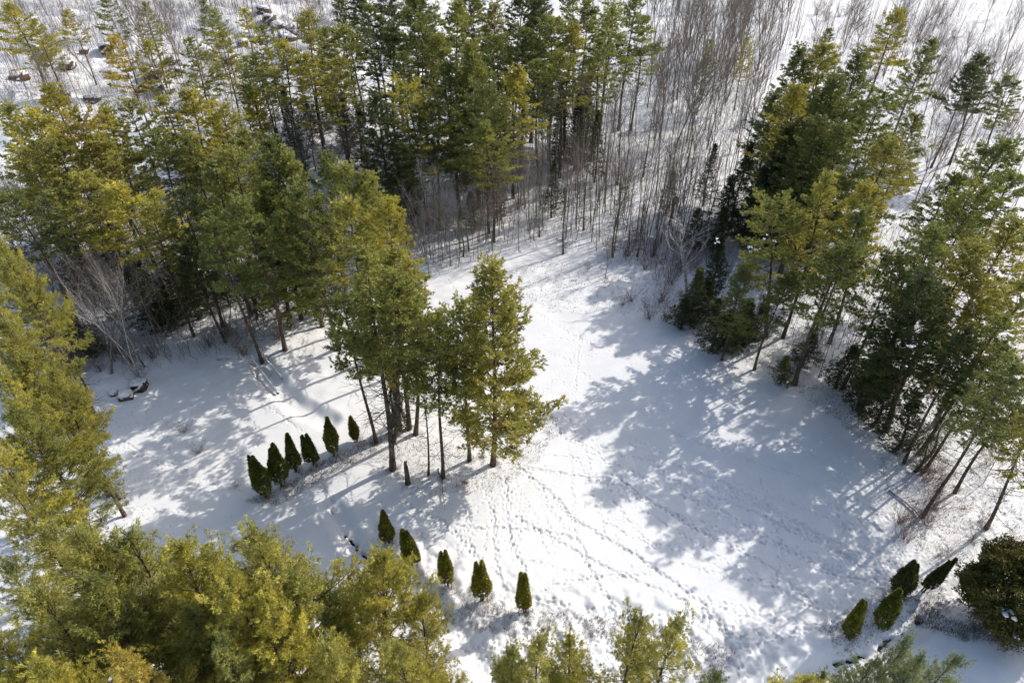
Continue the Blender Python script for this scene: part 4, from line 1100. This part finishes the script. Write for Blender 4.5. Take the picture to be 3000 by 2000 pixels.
banks = [
    [(560, 1150), (640, 1120), (760, 1050), (860, 1000), (870, 1040), (760, 1090), (640, 1160)],
    [(860, 1000), (1000, 1000), (1130, 1060), (1250, 1000), (1230, 930), (1290, 960), (1240, 1060), (1130, 1130), (950, 1140), (880, 1080)],
    [(870, 1240), (940, 1290), (1050, 1350), (1200, 1410), (1190, 1470), (1040, 1430), (900, 1330)],
    [(1200, 1400), (1450, 1420), (1700, 1490), (1660, 1560), (1400, 1470), (1200, 1450)],
    [(1880, 1440), (2060, 1330), (2150, 1330), (2200, 1400), (2120, 1400), (1940, 1500)],
    [(2130, 1370), (2200, 1430), (2352, 1420), (2352, 1480), (2200, 1470), (2100, 1420)],
    [(2000, 1000), (2352, 1020), (2352, 1280), (2150, 1300), (2050, 1180)],
    [(1250, 600), (1480, 600), (1560, 740), (1450, 720), (1260, 720), (1100, 640)],
    [(1560, 740), (1700, 760), (1900, 880), (2050, 980), (1980, 1010), (1760, 850)],
]
grass_obj("dry_grass", banks, 9000, 0.30, 0.035, M_GRASS, 5)
# undergrowth: waist-high brush under the woods
woods = [
    [(985, 640), (1260, 560), (1560, 650), (1700, 480), (1760, 180), (1560, 60), (1450, 300), (1200, 420), (960, 560)],
    [(120, 850), (320, 860), (740, 740), (960, 620), (1020, 500), (800, 430), (500, 480), (0, 430), (0, 640)],
    [(0, 0), (1480, 0), (1480, 250), (1200, 420), (800, 420), (400, 330), (0, 260)],
    [(1800, 60), (2352, 0), (2352, 500), (2100, 500), (1980, 250)],
    [(1640, 520), (1750, 300), (2100, 480), (2352, 560), (2352, 1000), (2050, 960), (1650, 760)],
]
def brush(seed, n, hmax, polys, name, m):
    P = scatter(polys, n, seed); r = np.random.default_rng(seed + 1)
    z = terrain(P[:, 0], P[:, 1])
    h = hmax * r.uniform(0.25, 1.0, n) ** 1.3
    A = np.c_[P, z - 0.03]; lean = np.c_[r.normal(0, 0.32, (n, 2)), np.ones(n)]
    T = A + lean * h[:, None]
    S0, S1, R0 = [A], [T], [0.008 + 0.006 * h]
    for k in range(7):
        t = r.uniform(0.15, 0.95, n)[:, None]
        Q = A + (T - A) * t
        E_ = Q + (r.normal(0, 0.32, (n, 3)) * [1, 1, .5] + [0, 0, 0.35]) * h[:, None] * r.uniform(0.3, 0.9, n)[:, None]
        S0.append(Q); S1.append(E_); R0.append(0.006 + 0.002 * h)
    S0, S1, R0 = np.concatenate(S0), np.concatenate(S1), np.concatenate(R0)
    V, F = sticks(S0, S1, R0, R0 * 0.4)
    o = link(name, mesh_np(name, V, F, m)); tag(o, None, None, kind="stuff")
brush(21, 15000, 2.3, woods, "undergrowth", M_TWIG)
brush(22, 4200, 5.0, woods[:3] + woods[1:3], "thicket_growth", M_TWIG)
brush(24, 600, 2.4, [[(1470, 560), (1640, 520), (1650, 600), (1590, 630), (1500, 650)]], "birch_thicket", M_RTWIG)
slope = [[(0, 0), (800, 0), (820, 330), (560, 300), (400, 330), (0, 250)]]
brush(23, 5200, 4.0, slope, "slope_brush", M_RTWIG)

def far_saplings(seed, polys, n, h0, h1, name, m):
    """the several hundred further saplings beyond the ones built singly"""
    P = scatter(polys, n, seed); r = np.random.default_rng(seed + 1)
    z = terrain(P[:, 0], P[:, 1]); h = r.uniform(h0, h1, n)[:, None]
    A = np.c_[P, z - 0.05]; ln = np.c_[r.normal(0, 0.06, (n, 2)), np.ones(n)]
    M = A + ln * h * 0.5; T = M + (ln + np.c_[r.normal(0, 0.05, (n, 2)), np.zeros(n)]) * h * 0.5
    S0, S1, R0, R1 = [A, M], [M, T], [0.0062 * h[:, 0] + .01, 0.0044 * h[:, 0] + .008], [0.0044 * h[:, 0] + .008, 0.001 * h[:, 0] + .004]
    for k in range(11):
        t = r.uniform(0.4, 0.98, n)[:, None]
        Q = np.where(t < 0.5, A + (M - A) * t * 2, M + (T - M) * (t - 0.5) * 2)
        az = r.random(n) * 6.283; L = h * 0.26 * (1.25 - t) * r.uniform(0.6, 1.3, n)[:, None]
        d = np.stack([np.cos(az) * .6, np.sin(az) * .6, r.uniform(0.6, 1.1, n)], -1)
        E_ = Q + d * L
        S0.append(Q); S1.append(E_); R0.append(0.012 + 0 * az); R1.append(0.005 + 0 * az)
        for q in range(2):
            Q2 = Q + d * L * r.uniform(0.3, 0.9, n)[:, None]
            S0.append(Q2); S1.append(Q2 + (d * 0.7 + r.normal(0, 0.4, (n, 3))) * L * 0.5); R0.append(0.007 + 0 * az); R1.append(0.004 + 0 * az)
    V, F = sticks(np.concatenate(S0), np.concatenate(S1), np.concatenate(R0), np.concatenate(R1))
    o = link(name, mesh_np(name, V, F, m)); tag(o, None, None, kind="stuff")
FAR = [[(1200, 420), (1450, 380), (1650, 500), (1720, 330), (1780, 180), (1850, 60), (1800, -20), (1480, -20), (1480, 240), (1300, 330)],
       [(1000, 600), (1240, 540), (1560, 640), (1650, 520), (1450, 380), (1200, 420), (1000, 520)],
       [(0, -20), (820, -20), (850, 330), (560, 300), (400, 330), (0, 250)],
       [(120, 820), (300, 840), (740, 730), (960, 600), (1000, 480), (700, 450), (0, 440), (0, 640)],
       [(1830, 100), (2200, -20), (2210, 110), (2352, 150), (2352, 480), (2120, 440), (2060, 200)],
       [(1640, 540), (1720, 400), (1850, 500), (2100, 560), (2100, 900), (2000, 980), (1880, 860), (1650, 750)],
       [(2100, 560), (2352, 500), (2352, 1150), (2100, 1060)]]
far_saplings(61, [FAR[0], FAR[1], FAR[0], FAR[2]], 620, 6, 14, "far_saplings", M_TWIG)
far_saplings(62, [FAR[2], FAR[2], FAR[3], FAR[3]], 640, 4, 10, "grey_saplings", M_GBARK)
far_saplings(64, [FAR[5], FAR[5], FAR[6]], 330, 2.5, 7, "wood_edge_saplings", M_TWIG)
far_saplings(63, [FAR[4]], 360, 4, 10, "marsh_saplings", M_RTWIG)
# needles, cones and broken twigs lying on the snow round the pines
def litter():
    r = np.random.default_rng(90)
    P = np.array([[p[4][0], p[4][1]] for p in pines if p[4][1] < 130])
    per = 110
    C = np.repeat(P, per, 0) + r.normal(0, 1, (len(P) * per, 2)) * r.uniform(0.3, 3.2, (len(P) * per, 1))
    z = terrain(C[:, 0], C[:, 1]) + 0.02
    D = np.c_[r.normal(0, 1, (len(C), 2)), r.uniform(-0.02, 0.3, len(C))]
    V, F = blades(np.c_[C, z], D, r.uniform(0.05, 0.3, len(C)), 0.035, r)
    o = link("needle_litter", mesh_np("needle_litter", V, F, M_PBARK)); tag(o, None, None, kind="stuff")
litter()
# ------------------------------------------------------------------ the snow sheet itself, with every print and hollow
ny, nx = GX.shape
idx = (np.arange(ny - 1)[:, None] * nx + np.arange(nx - 1)[None])
F = np.stack([idx, idx + 1, idx + nx + 1, idx + nx], -1).reshape(-1, 4)
g = link("snow_ground", mesh_np("snow_ground", np.stack([GX, GY, GZ], -1).reshape(-1, 3), F, M_SNOW, True))
tag(g, None, None, kind="structure")
print("ground verts", nx * ny)

print("pines", len(pines), {k: v['n'] for k, v in PINE.items()})
